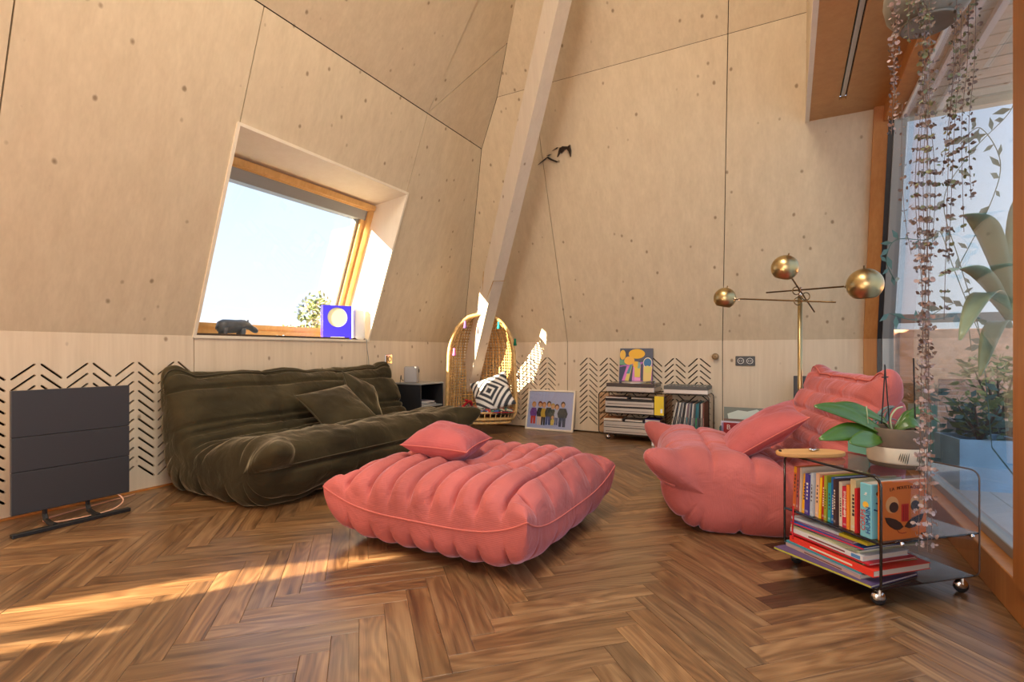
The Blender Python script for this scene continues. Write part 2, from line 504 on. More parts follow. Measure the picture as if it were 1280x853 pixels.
# ---- back wall
wb = struct('wall_back', 'leaning whitewashed plywood wall behind the record cart and hanging chair')
colsB = []
for k in range(5):
    a = -1.854 + 0.209*k
    colsB += [(a, a+0.074, True), (a+0.10, a+0.178, False)]
colsB += [(-0.809, -0.735, True), (-0.7075, -0.624, False)]
colsC = []
for k in range(4):
    a = -2.93 + 0.209*k
    colsC += [(a, a+0.074, True), (a+0.10, a+0.178, False)]
S1, S2 = -1.99, -0.522
fk = lambda p, q: (p, UB, q)
for (a, b, hl) in ((NL, S1, slot_loops(colsC)), (S1, S2, slot_loops(colsB)), (S2, NR+0.09, [])):
    sheet('knee_panel', [(a+G, 0.012), (b-G, 0.012), (b-G, KZ), (a+G, KZ)], hl, fk, (0, 0.018, 0), M['ply_low'], wb)
fb = lambda p, q: (p, u_back(q), q)
TB = (0, 0.022, 0.008)
s2 = lambda z: S2 + 0.055*(z-KZ)       # this joint runs slightly off plumb
sheet('wall_panel', [(NL+G, KZ), (S1-G, KZ), (S1-G, BZ-G), (n_left(BZ)+G, BZ-G), (n_left(LZ)+G, LZ)], [], fb, TB, M['ply'], wb)
sheet('wall_panel', [(S1+G, KZ), (S2-G, KZ), (s2(BZ)-G, BZ-G), (S1+G, BZ-G)], [], fb, TB, M['ply'], wb)
sheet('wall_panel', [(S2+G, KZ), (NR+0.09, KZ), (NR+0.09, DZ), (DN+0.02, DZ), (DN+0.02, BZ-G), (s2(BZ)+G, BZ-G)], [], fb, TB, M['ply'], wb)
sheet('roof_panel', [(n_left(BZ)+G, BZ), (s2(BZ)-G, BZ), (s2(BZ)+0.1, CZ), (n_left(CZ), CZ)], [], fb, (0, .02, .02), M['ply'], wb)
sheet('roof_panel', [(s2(BZ)+G, BZ), (DN+0.02, BZ), (DN+0.02, CZ), (s2(BZ)+0.1+2*G, CZ)], [], fb, (0, .02, .02), M['ply'], wb)
sheet('sheathing', [(NL-.1, KZ-.05), (NR+.09, KZ-.05), (NR+.09, DZ+.05), (DN+.1, DZ+.05), (DN+.1, BZ+.05), (n_left(BZ)-.1, BZ+.05), (n_left(LZ)-.1, LZ)], [], lambda p, q: (p, UB - TAN*(q-KZ) + .032, q), (0, .01, .003), M['seam'], wb)
sheet('sheathing', [(n_left(BZ)-.1, BZ-.05), (DN+.1, BZ-.05), (DN+.1, CZ+.05), (n_left(CZ)-.1, CZ+.05)], [], lambda p, q: (p, UB - TAN*(BZ-KZ) - BT*(q-BZ) + .03, q+.02), (0, .01, .01), M['seam'], wb)
MB().box(NL-.1, NR+.09, UB+.026, UB+.034, KZ-.06, KZ+.02).box(NL-.1, NR+.1, UB+.03, UB+.1, KZ-.07, KZ-.05).build('plate', M['seam'], wb)
MB().box(NL-0.12, NR+0.09, UB+0.09, UB+0.11, -.05, KZ-0.03).build('void_lining', M['void'], wb)
strip(S1, 0, S1, KZ-.04, 0.03, fk, (0, 0.022, 0), 'seam_lath', wb)
strip(S2, 0, S2, KZ-.04, 0.03, fk, (0, 0.022, 0), 'seam_lath', wb)
strip(S1, KZ, S1, BZ, 0.03, fb, (0, 0.027, 0.009), 'seam_lath', wb)
strip(S2, KZ, s2(BZ), BZ, 0.03, fb, (0, 0.027, 0.009), 'seam_lath', wb)
strip(s2(BZ), BZ, s2(BZ)+.1, CZ, 0.03, lambda p, q: (p, UB - TAN*(BZ-KZ) - BT*(q-BZ), q), (0, 0.024, 0.024), 'seam_lath', wb)

# ---- dormer on the right: soffit, front face, light slot
dm = struct('ceiling', 'flat ceiling with the orange plywood soffit over the big window', 'ceiling')
uD = lambda n: u_back(DZ) + 0.02
SU0, SU1 = 2.72, 4.02     # the light slot
sheet('soffit_panel', [(DN, UR), (NR+.12, UR), (NR+.12, uD(0)), (DN, uD(0))], [[(0.285, SU0), (0.325, SU0), (0.325, SU1), (0.285, SU1)][::-1]],
      lambda p, q: (p, q, DZ), (0, 0, 0.022), M['dormer'], dm)
MB().box(DN-0.004, DN+0.022, UR, uD(0), DZ-0.006, DZ+0.018).build('soffit_edge', M['reveal'], dm)
MB().box(DN, DN+0.02, UR, u_back(DZ)-.02, DZ+0.018, CZ).build('fascia_panel', M['ply'], dm)
sl = MB().box(0.27, 0.34, SU0-.02, SU1+.02, DZ+0.035, DZ+0.045).build('light_slot', M['void'], dm)
MB().box(0.295, 0.318, SU0+.01, SU1-.02, DZ+0.012, DZ+0.036).build('diffuser', M['silver'], sl)
MB().box(n_left(CZ)-.1, DN+.02, UR, u_back(CZ)+.05, CZ, CZ+.03).build('ceiling_panel', M['ply'], dm)

# ---- wall behind the camera and the rest of the right wall
wr = struct('wall_rear', 'pale plywood gable wall around the glazed opening')
MB().box(NL, -0.9, UR-.03, UR, 0, CZ).box(0.6, 0.75, UR-.03, UR, 0, CZ).box(-0.9, 0.6, UR-.03, UR, 2.6, CZ).build('gable_panel', M['ply'], wr)
wq = struct('wall_right', 'oiled timber wall beside the big window')
MB().box(NR, NR+.05, UR, -1.5, 0, DZ).build('wall_panel', M['dormer'], wq)

# ---- floor: subfloor and herringbone planks
fo = struct('floor', 'oiled oak herringbone parquet floor', 'floor')
MB().box(NL-0.1, NR+0.1, UR, UB+0.1, -0.06, -0.015).build('subfloor', M['seam'], fo)
def parquet_mat():
    m = bpy.data.materials.new('oak_parquet'); m.use_nodes = True
    nt = m.node_tree; L = nt.links; b = nt.nodes['Principled BSDF']
    uv = nt.nodes.new('ShaderNodeUVMap'); uv.uv_map = 'UVMap'
    at = nt.nodes.new('ShaderNodeAttribute'); at.attribute_name = 'tone'
    def ns(sc, scale, det, dist=0.0):
        mp = nt.nodes.new('ShaderNodeMapping'); mp.inputs['Scale'].default_value = sc
        L.new(uv.outputs[0], mp.inputs[0])
        n = nt.nodes.new('ShaderNodeTexNoise'); n.inputs['Scale'].default_value = scale; n.inputs['Detail'].default_value = det
        n.inputs['Distortion'].default_value = dist
        L.new(mp.outputs[0], n.inputs['Vector']); return n
    g1 = ns((1.3, 26, 1), 1.0, 4, 0.15)
    g2 = ns((9, 260, 1), 1.0, 3)
    g3 = ns((3.0, 9, 1), 1.0, 2)
    # cathedral figure: rings of a stretched noise
    r1 = ns((1.6, 9, 1), 1.0, 1)
    sn = nt.nodes.new('ShaderNodeMath'); sn.operation = 'MULTIPLY'; sn.inputs[1].default_value = 75.0
    si = nt.nodes.new('ShaderNodeMath'); si.operation = 'SINE'
    L.new(r1.outputs['Fac'], sn.inputs[0]); L.new(sn.outputs[0], si.inputs[0])
    m1 = nt.nodes.new('ShaderNodeMath'); m1.operation = 'MULTIPLY_ADD'; m1.inputs[1].default_value = 0.085
    L.new(si.outputs[0], m1.inputs[0]); L.new(g1.outputs['Fac'], m1.inputs[2])
    m2 = nt.nodes.new('ShaderNodeMath'); m2.operation = 'MULTIPLY_ADD'; m2.inputs[1].default_value = 0.35
    L.new(g2.outputs['Fac'], m2.inputs[0]); L.new(m1.outputs[0], m2.inputs[2])
    rp = nt.nodes.new('ShaderNodeValToRGB')
    e = rp.color_ramp.elements
    e[0].position = 0.36; e[0].color = (0.075, 0.036, 0.015, 1)
    e[1].position = 1.0; e[1].color = (0.36, 0.215, 0.10, 1)
    k = e.new(0.66); k.color = (0.20, 0.104, 0.043, 1)
    L.new(m2.outputs[0], rp.inputs[0])
    mx = nt.nodes.new('ShaderNodeMix'); mx.data_type = 'RGBA'; mx.blend_type = 'MULTIPLY'; mx.inputs[0].default_value = 1.0
    L.new(rp.outputs[0], mx.inputs[6]); L.new(at.outputs['Color'], mx.inputs[7])
    L.new(mx.outputs[2], b.inputs['Base Color'])
    mr = nt.nodes.new('ShaderNodeMapRange'); mr.inputs[3].default_value = 0.22; mr.inputs[4].default_value = 0.42
    L.new(g3.outputs['Fac'], mr.inputs[0]); L.new(mr.outputs[0], b.inputs['Roughness'])
    b.inputs['Specular IOR Level'].default_value = 0.9
    bp = nt.nodes.new('ShaderNodeBump'); bp.inputs['Strength'].default_value = 0.12; bp.inputs['Distance'].default_value = 0.004
    L.new(m2.outputs[0], bp.inputs['Height']); L.new(bp.outputs[0], b.inputs['Normal'])
    return m
M['parquet'] = parquet_mat()
PW, PL = 0.0745, 0.488
S2_ = math.sqrt(2)
N0, U0 = -0.79, 0.68
def pq(p, q):
    return (N0 + (q-p)/S2_, U0 + (p+q)/S2_)
prng = random.Random(11)
planks = []
for k in range(-6, 5):
    for j in range(-60, 62):
        for kind in 'AB':
            p0, q0 = j*PW - k*PL, j*PW + k*PL
            if kind == 'A': c = (p0, p0+PL, q0, q0+PW)
            else: c = (p0-PW, p0, q0, q0+PL)
            n_, u_ = pq((c[0]+c[1])/2, (c[2]+c[3])/2)
            if not (NL-0.12 < n_ < NR+0.05 and -0.9 < u_ < UB+0.15): continue
            tone = prng.uniform(0.78, 1.22)
            warm = prng.uniform(-0.05, 0.05)
            col = (tone*(1+warm), tone, tone*(1-warm*1.5))
            # three nearly black boards lie beside the book cart
            if kind == 'B' and k == 1-0 and False: pass
            planks.append([kind, c, n_, u_, col])
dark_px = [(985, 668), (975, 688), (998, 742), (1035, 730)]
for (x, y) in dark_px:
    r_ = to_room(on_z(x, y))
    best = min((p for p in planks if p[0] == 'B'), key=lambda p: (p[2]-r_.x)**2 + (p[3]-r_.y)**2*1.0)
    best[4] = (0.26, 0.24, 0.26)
def plank_geo(pl, vs, fs, uvs, cols):
    kind, c, n_, u_, col = pl
    g = 0.0005
    p0, p1, q0, q1 = c[0]+g, c[1]-g, c[2]+g, c[3]-g
    k = len(vs); dz = prng.uniform(-0.0003, 0.0003); e = 0.0006
    for z, i_ in ((-0.014, 0), (dz-e*0.6, 0), (dz, e)):
        for (p, q) in ((p0+i_, q0+i_), (p1-i_, q0+i_), (p1-i_, q1-i_), (p0+i_, q1-i_)):
            x, y = pq(p, q); vs.append((x, y, z))
    F = [(8, 9, 10, 11)]
    for b in (0, 4):
        for i in range(4):
            j = (i+1) % 4
            F.append((b+i, b+j, b+4+j, b+4+i))
    ou, ov = prng.uniform(0, 40), prng.uniform(0, 40)
    corner = [(p0, q0), (p1, q0), (p1, q1), (p0, q1)]
    for f in F:
        fs.append(tuple(i+k for i in f))
        for i in f:
            p, q = corner[i % 4]
            uvs.append(((p-p0+ou, q-q0+ov) if kind == 'A' else (q-q0+ou, p-p0+ov)))
            cols.append((*col, 1))
def plank_mesh(pls, name):
    vs, fs, uvs, cols = [], [], [], []
    for pl in pls: plank_geo(pl, vs, fs, uvs, cols)
    me = bpy.data.meshes.new(name); me.from_pydata(vs, [], fs)
    ul = me.uv_layers.new(name='UVMap')
    ul.data.foreach_set('uv', [x for t in uvs for x in t])
    ca = me.color_attributes.new('tone', 'FLOAT_COLOR', 'CORNER')
    ca.data.foreach_set('color', [x for t in cols for x in t])
    return me
def seen(pl):
    p = W(pl[2], pl[3], 0)
    if p.y < 0.8: return -1.0
    x, y = px_of(p)
    if not (-60 < x < 1340 and y < 930): return -1.0
    return 1.0/(p.y**3)
planks.sort(key=seen, reverse=True)
for pl in planks[:300]:
    mesh_obj('plank', plank_mesh([pl], 'plank'), M['parquet'], fo)
o = mesh_obj('planks_beyond', plank_mesh(planks[300:], 'planks_beyond'), M['parquet'], fo); o['kind'] = 'stuff'
MB().box(NL-.1, NR+.1, UR, -1.0, -0.015, -0.001).build('floor_slab', M['frame_wood'], fo)

# ---- skirting gap under the left wall
tb = tag(room('baseboard_left'), 'thin timber strip along the foot of the left wall', 'baseboard', kind='structure')
MB().box(NL, NL+0.008, UR, UB, 0, 0.011).build('strip', M['frame_wood'], tb)

# ---- beam
bt, bb = at_t(702, -20, 3.70), at_t(600, 420, 5.14)
bb = bb + (bb-bt).normalized()*0.62
ax = (bt-bb).normalized()
side = (N*0.80 - U*0.45); side = (side - ax*side.dot(ax)).normalized()      # runs across the grey face
dep = ax.cross(side).normalized()
if dep.y < 0: dep = -dep
mb = MB()
c0, c1 = bb - ax*0.0, bt + ax*0.25
hw_, hd_ = 0.098, 0.055
vs = []
for c in (c0, c1):
    for (a, b) in ((-1,-1),(1,-1),(1,1),(-1,1)):
        vs.append(c + side*hw_*a + dep*hd_*b)
mb.add(vs, [(0,1,2,3),(7,6,5,4),(0,4,5,1),(1,5,6,2),(2,6,7,3),(3,7,4,0)])
o = mb.build('trim_1', M['beam']); tag(o, 'thick pale timber beam leaning up from the corner to the roof', 'beam', kind='structure')
BEAM_C = (c0, c1, ax, side, dep)

# ---- roof window in the left wall
w1 = tag(room('window_1'), 'slanted roof window in a deep plywood reveal above the sofa', 'window', kind='structure')
DG = 0.32
ng = lambda z: NL - DG + TAN*(z-KZ)       # glazing plane
def hexa(P, name, mat_, par):
    return MB().add(P, [(0,1,2,3),(7,6,5,4),(0,4,5,1),(1,5,6,2),(2,6,7,3),(3,7,4,0)]).build(name, mat_, par)
t_ = 0.018
def revq(a0, a1, z0, z1, z0b, z1b, name):   # board from the room face to the glazing
    f_ = 0.012
    P = [(n_left(z0)+f_, a0, z0), (n_left(z0)+f_, a1, z0), (n_left(z1)+f_, a1, z1), (n_left(z1)+f_, a0, z1),
         (ng(z0b)-.05, a0, z0b), (ng(z0b)-.05, a1, z0b), (ng(z1b)-.05, a1, z1b), (ng(z1b)-.05, a0, z1b)]
    return hexa([Vector(p) for p in P], name, M['reveal'], w1)
revq(WU0-t_, WU0, WZ0, WZ1, WZ0, WZ1-.05, 'reveal_side')
revq(WU1, WU1+t_, WZ0, WZ1, WZ0, WZ1-.05, 'reveal_side')
revq(WU0-t_, WU1+t_, WZ1, WZ1+t_, WZ1-.05, WZ1-.05+t_, 'reveal_head')
o = revq(WU0-t_, WU1+t_, WZ0-t_, WZ0, WZ0-t_, WZ0, 'sill'); o.data.materials.clear(); o.data.materials.append(M['reveal'])
def slab(a0, a1, z0, z1, d0, d1, name, mat_, par):     # in the glazing plane, from depth d0 to d1 (n)
    P = [(ng(z0)+d0, a0, z0), (ng(z0)+d0, a1, z0), (ng(z1)+d0, a1, z1), (ng(z1)+d0, a0, z1),
         (ng(z0)+d1, a0, z0), (ng(z0)+d1, a1, z0), (ng(z1)+d1, a1, z1), (ng(z1)+d1, a0, z1)]
    return hexa([Vector(p) for p in P], name, mat_, par)
fw = 0.055
FZ0, FZ1 = WZ0, WZ1-.05
slab(WU0, WU0+fw, FZ0, FZ1, -.06, .0, 'frame_side', M['frame_pine'], w1)
slab(WU1-fw, WU1, FZ0, FZ1, -.06, .0, 'frame_side', M['frame_pine'], w1)
slab(WU0+fw, WU1-fw, FZ0, FZ0+fw, -.06, .0, 'frame_bottom', M['frame_pine'], w1)
slab(WU0+fw, WU1-fw, FZ1-fw, FZ1, -.06, .0, 'frame_top', M['frame_pine'], w1)
sa = slab(WU0+fw, WU0+fw+.05, FZ0+fw, FZ1-fw, -.09, -.025, 'sash_side', M['white'], w1)
slab(WU1-fw-.045, WU1-fw, FZ0+fw, FZ1-fw, -.09, -.025, 'sash_side', M['frame_pine'], w1)
slab(WU0+fw, WU1-fw, FZ0+fw, FZ0+fw+.045, -.09, -.025, 'sash_bottom', M['frame_pine'], w1)
slab(WU1-fw-.075, WU1-fw-.045, FZ0+fw+.045, FZ1-fw, -.10, -.05, 'gasket', M['grey_alu'], w1)
slab(WU0+fw, WU1-fw, FZ1-fw-.075, FZ1-fw, -.09, -.02, 'vent_flap', M['grey_alu'], w1)
slab(WU0+.02, WU1-.02, FZ1-.05, FZ1-.015, .0, .03, 'blind_rail', M['frame_pine'], w1)
slab(WU0+fw, WU1-fw, FZ0+fw, FZ1-fw, -.075, -.070, 'pane', M['glass'], w1)
slab(WU0, WU0+.012, WZ0-.0, FZ1, .0, .31, 'reveal_lip', M['ply'], w1)

# ---- big window on the right
w2 = tag(room('window_2'), 'tall glazed terrace window in an orange timber frame', 'window', kind='structure')
BU0, BU1 = 2.0, UB+.02
def jamb(u0, u1, n0, n1, z0, z1, name, mat_):
    return MB().bbox(n0, n1, u0, u1, z0, z1, 0.003, 1).build(name, mat_, w2)
jamb(-1.5, BU1, NR, NR+.11, 0.0, 0.118, 'base_rail', M['frame_wood'])
jamb(2.0-.075, 2.025, NR-.015, NR+.11, 0.118, DZ, 'mullion', M['frame_wood'])
# the jamb follows the leaning back wall
def leanj(n0, n1, w0, w1, name, mat_):
    vs = []
    for (n_, ) in ((n0,), (n1,)):
        for z in (0.0, KZ, DZ):
            vs += [(n_, u_back(z)-w0, z), (n_, u_back(z)-w1, z)]
    fs = []
    for i in (0, 2):
        fs += [(i, i+1, i+3, i+2), (i+6, i+8, i+9, i+7), (i, i+2, i+8, i+6), (i+1, i+7, i+9, i+3)]
    fs += [(0, 6, 7, 1), (4, 5, 11, 10)]
    MB().add(vs, fs).build(name, mat_, w2)
leanj(NR-.085, NR+.0, 0.0, 0.035, 'jamb', M['frame_wood'])
leanj(NR+.0, NR+.03, 0.0, 0.04, 'gasket', M['blackp'])
leanj(NR+.03, NR+.10, 0.0, 0.06, 'outer_jamb', M['grey_alu'])
jamb(BU0, u_back(DZ)-.01, NR-.03, NR+.06, DZ-.10, DZ, 'head_rail', M['frame_wood'])
jamb(BU0, u_back(DZ)-.03, NR+.06, NR+.10, DZ-.115, DZ-.07, 'head_bead', M['white'])
jamb(2.025, BU1-.06, NR+.05, NR+.10, 0.118, 0.155, 'lower_bead', M['grey_alu'])
sheet('pane', [(2.02, .12), (UB-.03, .12), (UB-.03, KZ), (u_back(DZ)-.03, DZ-.07), (2.02, DZ-.07)], [], lambda p, q: (NR+.07, p, q), (0.006, 0, 0), M['glass_big'], w2)
sheet('pane', [(-1.45, .12), (1.94, .12), (1.94, DZ-.02), (-1.45, DZ-.02)], [], lambda p, q: (NR+.07, p, q), (0.006, 0, 0), M['glass'], w2)
jamb(-1.5, -1.43, NR, NR+.11, .118, DZ, 'mullion', M['frame_wood'])
# ------------------------------------------------------------------ upholstery
def fabric(name, col, sheen, tint, rib=0.0, rough=0.85, nap=(0.78, 1.22)):
    m = bpy.data.materials.new(name); m.use_nodes = True
    nt = m.node_tree; L = nt.links; b = nt.nodes['Principled BSDF']
    tc = nt.nodes.new('ShaderNodeTexCoord')
    nz = nt.nodes.new('ShaderNodeTexNoise'); nz.inputs['Scale'].default_value = 3.5; nz.inputs['Detail'].default_value = 5
    L.new(tc.outputs['Object'], nz.inputs['Vector'])
    mr = nt.nodes.new('ShaderNodeMapRange'); mr.inputs[1].default_value = 0.3; mr.inputs[2].default_value = 0.7; mr.inputs[3].default_value = nap[0]; mr.inputs[4].default_value = nap[1]
    L.new(nz.outputs['Fac'], mr.inputs[0])
    mx = nt.nodes.new('ShaderNodeMix'); mx.data_type = 'RGBA'; mx.blend_type = 'MULTIPLY'; mx.inputs[0].default_value = 1
    mx.inputs[6].default_value = col; L.new(mr.outputs[0], mx.inputs[7]); L.new(mx.outputs[2], b.inputs['Base Color'])
    b.inputs['Roughness'].default_value = rough
    b.inputs['Specular IOR Level'].default_value = 0.2
    b.inputs['Sheen Weight'].default_value = sheen
    b.inputs['Sheen Roughness'].default_value = 0.3
    b.inputs['Sheen Tint'].default_value = tint
    n2 = nt.nodes.new('ShaderNodeTexNoise'); n2.inputs['Scale'].default_value = 350
    L.new(tc.outputs['Object'], n2.inputs['Vector'])
    h = n2.outputs['Fac']
    if rib:
        uvn = nt.nodes.new('ShaderNodeUVMap'); uvn.uv_map = 'UVMap'
        wv = nt.nodes.new('ShaderNodeTexWave'); wv.inputs['Scale'].default_value = rib; wv.bands_direction = 'Y'
        L.new(uvn.outputs[0], wv.inputs['Vector'])
        ad = nt.nodes.new('ShaderNodeMath'); ad.operation = 'MULTIPLY_ADD'; ad.inputs[1].default_value = 0.3
        L.new(h, ad.inputs[0]); L.new(wv.outputs['Fac'], ad.inputs[2]); h = ad.outputs[0]
    bp = nt.nodes.new('ShaderNodeBump'); bp.inputs['Strength'].default_value = 0.25; bp.inputs['Distance'].default_value = 0.002
    # slack folds in the cloth
    n3 = nt.nodes.new('ShaderNodeTexNoise'); n3.inputs['Scale'].default_value = 7.0; n3.inputs['Detail'].default_value = 3; n3.inputs['Distortion'].default_value = 0.9
    L.new(tc.outputs['Object'], n3.inputs['Vector'])
    b3 = nt.nodes.new('ShaderNodeBump'); b3.inputs['Strength'].default_value = 0.45; b3.inputs['Distance'].default_value = 0.03
    L.new(n3.outputs['Fac'], b3.inputs['Height']); L.new(b3.outputs[0], bp.inputs['Normal'])
    L.new(h, bp.inputs['Height']); L.new(bp.outputs[0], b.inputs['Normal'])
    return m
M['pink'] = fabric('pink_corduroy', (0.52, 0.142, 0.128, 1), 0.6, (0.95, 0.70, 0.88, 1), rib=45)
M['pink2'] = fabric('pink_cushion_cord', (0.47, 0.115, 0.115, 1), 0.5, (0.95, 0.66, 0.80, 1), rib=60)
M['olive'] = fabric('olive_velvet', (0.040, 0.031, 0.014, 1), 0.75, (0.86, 0.72, 0.46, 1), nap=(0.55, 1.6))  # wide nap range also paints the velvet's mottled highlights into the base colour
M['pipe_pink'] = pm('pink_piping', (0.62, 0.16, 0.13, 1), 0.8)
M['pipe_olive'] = pm('olive_piping', (0.07, 0.055, 0.027, 1), 0.8)

def grid_mesh(name, V, closed_u=False, close_ends=False):
    """V[i][j] rows i, columns j -> mesh with UVs in metres (u along j, v along i)"""
    ni, nj = V.shape[0], V.shape[1]
    vs = V.reshape(-1, 3)
    fs = []
    jm = nj if closed_u else nj-1
    for i in range(ni-1):
        for j in range(jm):
            k = (j+1) % nj
            fs.append((i*nj+j, i*nj+k, (i+1)*nj+k, (i+1)*nj+j))
    me = bpy.data.meshes.new(name)
    me.from_pydata([tuple(p) for p in vs], [], fs)
    return me
def finish(me, ni, nj, ustep, vstep):
    pass

def fbm(p, sc):
    return noise.noise(Vector(p)*sc) + 0.5*noise.noise(Vector(p)*sc*2.1)

def togo(width, ctrl, creases, medial, cap=0.16, ear=0.05, puff=0.013, crease=0.014, vseams=(), seed=0, wr=0.006, ears=(3.6, 11.1), capfold=0.9, earamp=(1.0, 0.42)):
    """quilted seat without a frame: profile loop (d, z) carried over the width; d grows to the front.
       local x = across the width, y = -d (front), z up"""
    rnd = random.Random(seed)
    C = np.array(ctrl, float); n = len(C)
    # periodic Catmull-Rom
    S = []; K = []
    for i in range(n):
        p0, p1, p2, p3 = C[i-1], C[i], C[(i+1) % n], C[(i+2) % n]
        for k in range(40):
            t = k/40
            S.append(0.5*((2*p1)+(-p0+p2)*t+(2*p0-5*p1+4*p2-p3)*t*t+(-p0+3*p1-3*p2+p3)*t**3)); K.append(i+t)
    S = np.array(S); K = np.array(K)
    seg = np.linalg.norm(np.roll(S, -1, 0)-S, axis=1); L = np.concatenate([[0], np.cumsum(seg)]); T = L[-1]
    NS = 300
    q = np.linspace(0, T, NS, endpoint=False)
    Sx = np.interp(q, L, np.append(S[:,0], S[0,0])); Sz = np.interp(q, L, np.append(S[:,1], S[0,1]))
    arc = lambda k: float(np.interp(k, np.append(K, n), L))
    P = np.stack([Sx, Sz], 1)
    tan = np.roll(P, -1, 0)-np.roll(P, 1, 0); tan /= np.linalg.norm(tan, axis=1)[:,None]
    nor = np.stack([tan[:,1], -tan[:,0]], 1)
    ctr = P.mean(0)
    area2 = np.sum(P[:,0]*np.roll(P[:,1],-1)-np.roll(P[:,0],-1)*P[:,1])
    if area2 < 0: nor = -nor
    # medial polyline
    md0 = np.array(medial, float)
    md = []
    for k in range(len(md0)-1):
        p0, p1, p2, p3 = md0[max(k-1, 0)], md0[k], md0[k+1], md0[min(k+2, len(md0)-1)]
        for h_ in range(12):
            t = h_/12; md.append(0.5*((2*p1)+(-p0+p2)*t+(2*p0-5*p1+4*p2-p3)*t*t+(-p0+3*p1-3*p2+p3)*t**3))
    md = np.array(md+[md0[-1]])
    tau = np.array([np.argmin(np.linalg.norm(md-p, axis=1)) for p in P], float)
    for _ in range(60):
        tau = (np.roll(tau, 1)+2*tau+np.roll(tau, -1))/4
    ii = np.arange(len(md))
    Mraw = np.stack([np.interp(tau, ii, md[:,0]), np.interp(tau, ii, md[:,1])], 1)
    Mc = Mraw.copy()
    for _ in range(14):
        Mc = (np.roll(Mc, 1, 0)+2*Mc+np.roll(Mc, -1, 0))/4
    # creases along the profile
    cr = np.sort(np.array([arc(k) for k in creases]))
    disp = np.zeros(NS)
    dd = np.min(np.abs(((q[:,None]-cr[None,:]+T/2) % T)-T/2), axis=1)
    # puff: rounded between neighbouring creases
    nxt = np.array([np.min((cr-x) % T) for x in q]); prv = np.array([np.min((x-cr) % T) for x in q])
    span = nxt+prv; ph = prv/np.maximum(span, 1e-6)
    pf = np.sin(np.pi*ph)**0.55*np.minimum(1.0, span/0.14)
    disp = puff*pf - crease*np.exp(-(dd/0.010)**2)
    ear_s = [arc(k) for k in ears]
    eg = np.zeros(NS)
    for e, am_ in zip(ear_s, earamp):
        d = np.abs(((q-e+T/2) % T)-T/2); eg += am_*np.exp(-(d/0.055)**2)
    NW, NC = 64, 22
    half = width/2 - cap
    rows = []
    for i in range(NC, 0, -1): rows.append((-1, i/NC))
    for i in range(NW+1): rows.append((0, -1+2*i/NW))
    for i in range(1, NC+1): rows.append((1, i/NC))
    V = np.zeros((len(rows), NS, 3)); FF = np.zeros(len(rows))
    for ri, (sd, t) in enumerate(rows):
        if sd == 0: x = t*half; f = 1.0; tt = 0.0
        else:
            a = t*math.pi/2; x = sd*(half+cap*math.sin(a)**0.9); f = math.cos(a)**0.62 if t < 1 else 0.0; tt = t
        Pd = P + nor*(disp*(1+capfold*tt))[:,None]
        # slack: the seat sags between the vertical seams
        for vx in vseams:
            g = math.exp(-((x-vx)/0.012)**2)
            if g > 0.01: Pd = Pd - nor*(0.008*g)
        Mt = Mc + (Mraw-Mc)*tt**3
        A = Mt + (Pd-Mt)*f
        bump = math.sin(math.pi*min(tt, 1.0)**0.8)**1.2 if sd else 0.0
        bumpw = math.sin(math.pi*min(tt*1.0, 1.0))**1.0 if sd else 0.0
        out = (P-Mc); out /= (np.linalg.norm(out, axis=1)[:,None]+1e-9)
        A = A + out*(ear*1.5*bump*eg)[:,None]
        FF[ri] = f
        V[ri,:,0] = x + sd*ear*0.8*bumpw*eg
        V[ri,:,1] = -A[:,0]; V[ri,:,2] = A[:,1]
    # wrinkles
    if wr:
        for ri in range(V.shape[0]):
            for j in range(0, NS):
                p = V[ri, j]
                nz = fbm((p[0]*3.0+seed, p[1]*5, p[2]*5), 1.6)
                w = wr*nz*FF[ri]
                o = P[j]-Mc[j]; l = math.hypot(*o)+1e-9
                V[ri, j, 1] -= w*o[0]/l; V[ri, j, 2] += w*o[1]/l
    V[:,:,2] = np.maximum(V[:,:,2], 0.004)
    me = grid_mesh('body', V, closed_u=True)
    uvl = me.uv_layers.new(name='UVMap')
    ni, nj = V.shape[:2]
    li = np.empty(len(me.loops), int); me.loops.foreach_get('vertex_index', li)
    uvv = np.stack([V[:,:,0].reshape(-1), np.tile(q, ni)], 1)[li]
    uvl.data.foreach_set('uv', uvv.reshape(-1).astype(float))
    return me, V, q, arc

PROFILE = [(0.78, 0.0), (0.90, 0.045), (0.965, 0.14), (0.975, 0.225), (0.935, 0.315), (0.82, 0.352), (0.62, 0.325), (0.43, 0.285),
           (0.325, 0.33), (0.245, 0.46), (0.155, 0.60), (0.085, 0.665), (0.02, 0.645), (-0.005, 0.50), (0.0, 0.25), (0.02, 0.06), (0.10, 0.0), (0.40, 0.0)]
MEDIAL = [(0.80, 0.185), (0.55, 0.165), (0.26, 0.20), (0.14, 0.36), (0.09, 0.56)]
CREASES = [2.75, 5.35, 6.2, 6.9, 7.35, 7.75, 8.25, 8.7, 9.25, 9.9, 10.75, 12.4, 13.3, 14.1, 14.8, 15.5, 16.3, 17.0, 17.6, 0.2, 0.95]

def seat_piping(V, q, arc, k, r, mat_, parent):
    j = int(np.argmin(np.abs(q-arc(k))))
    pts = [V[i, j] for i in range(6, V.shape[0]-6, 2)]
    MB().tube(pts, r, 6).build('piping', mat_, parent, smooth=True)

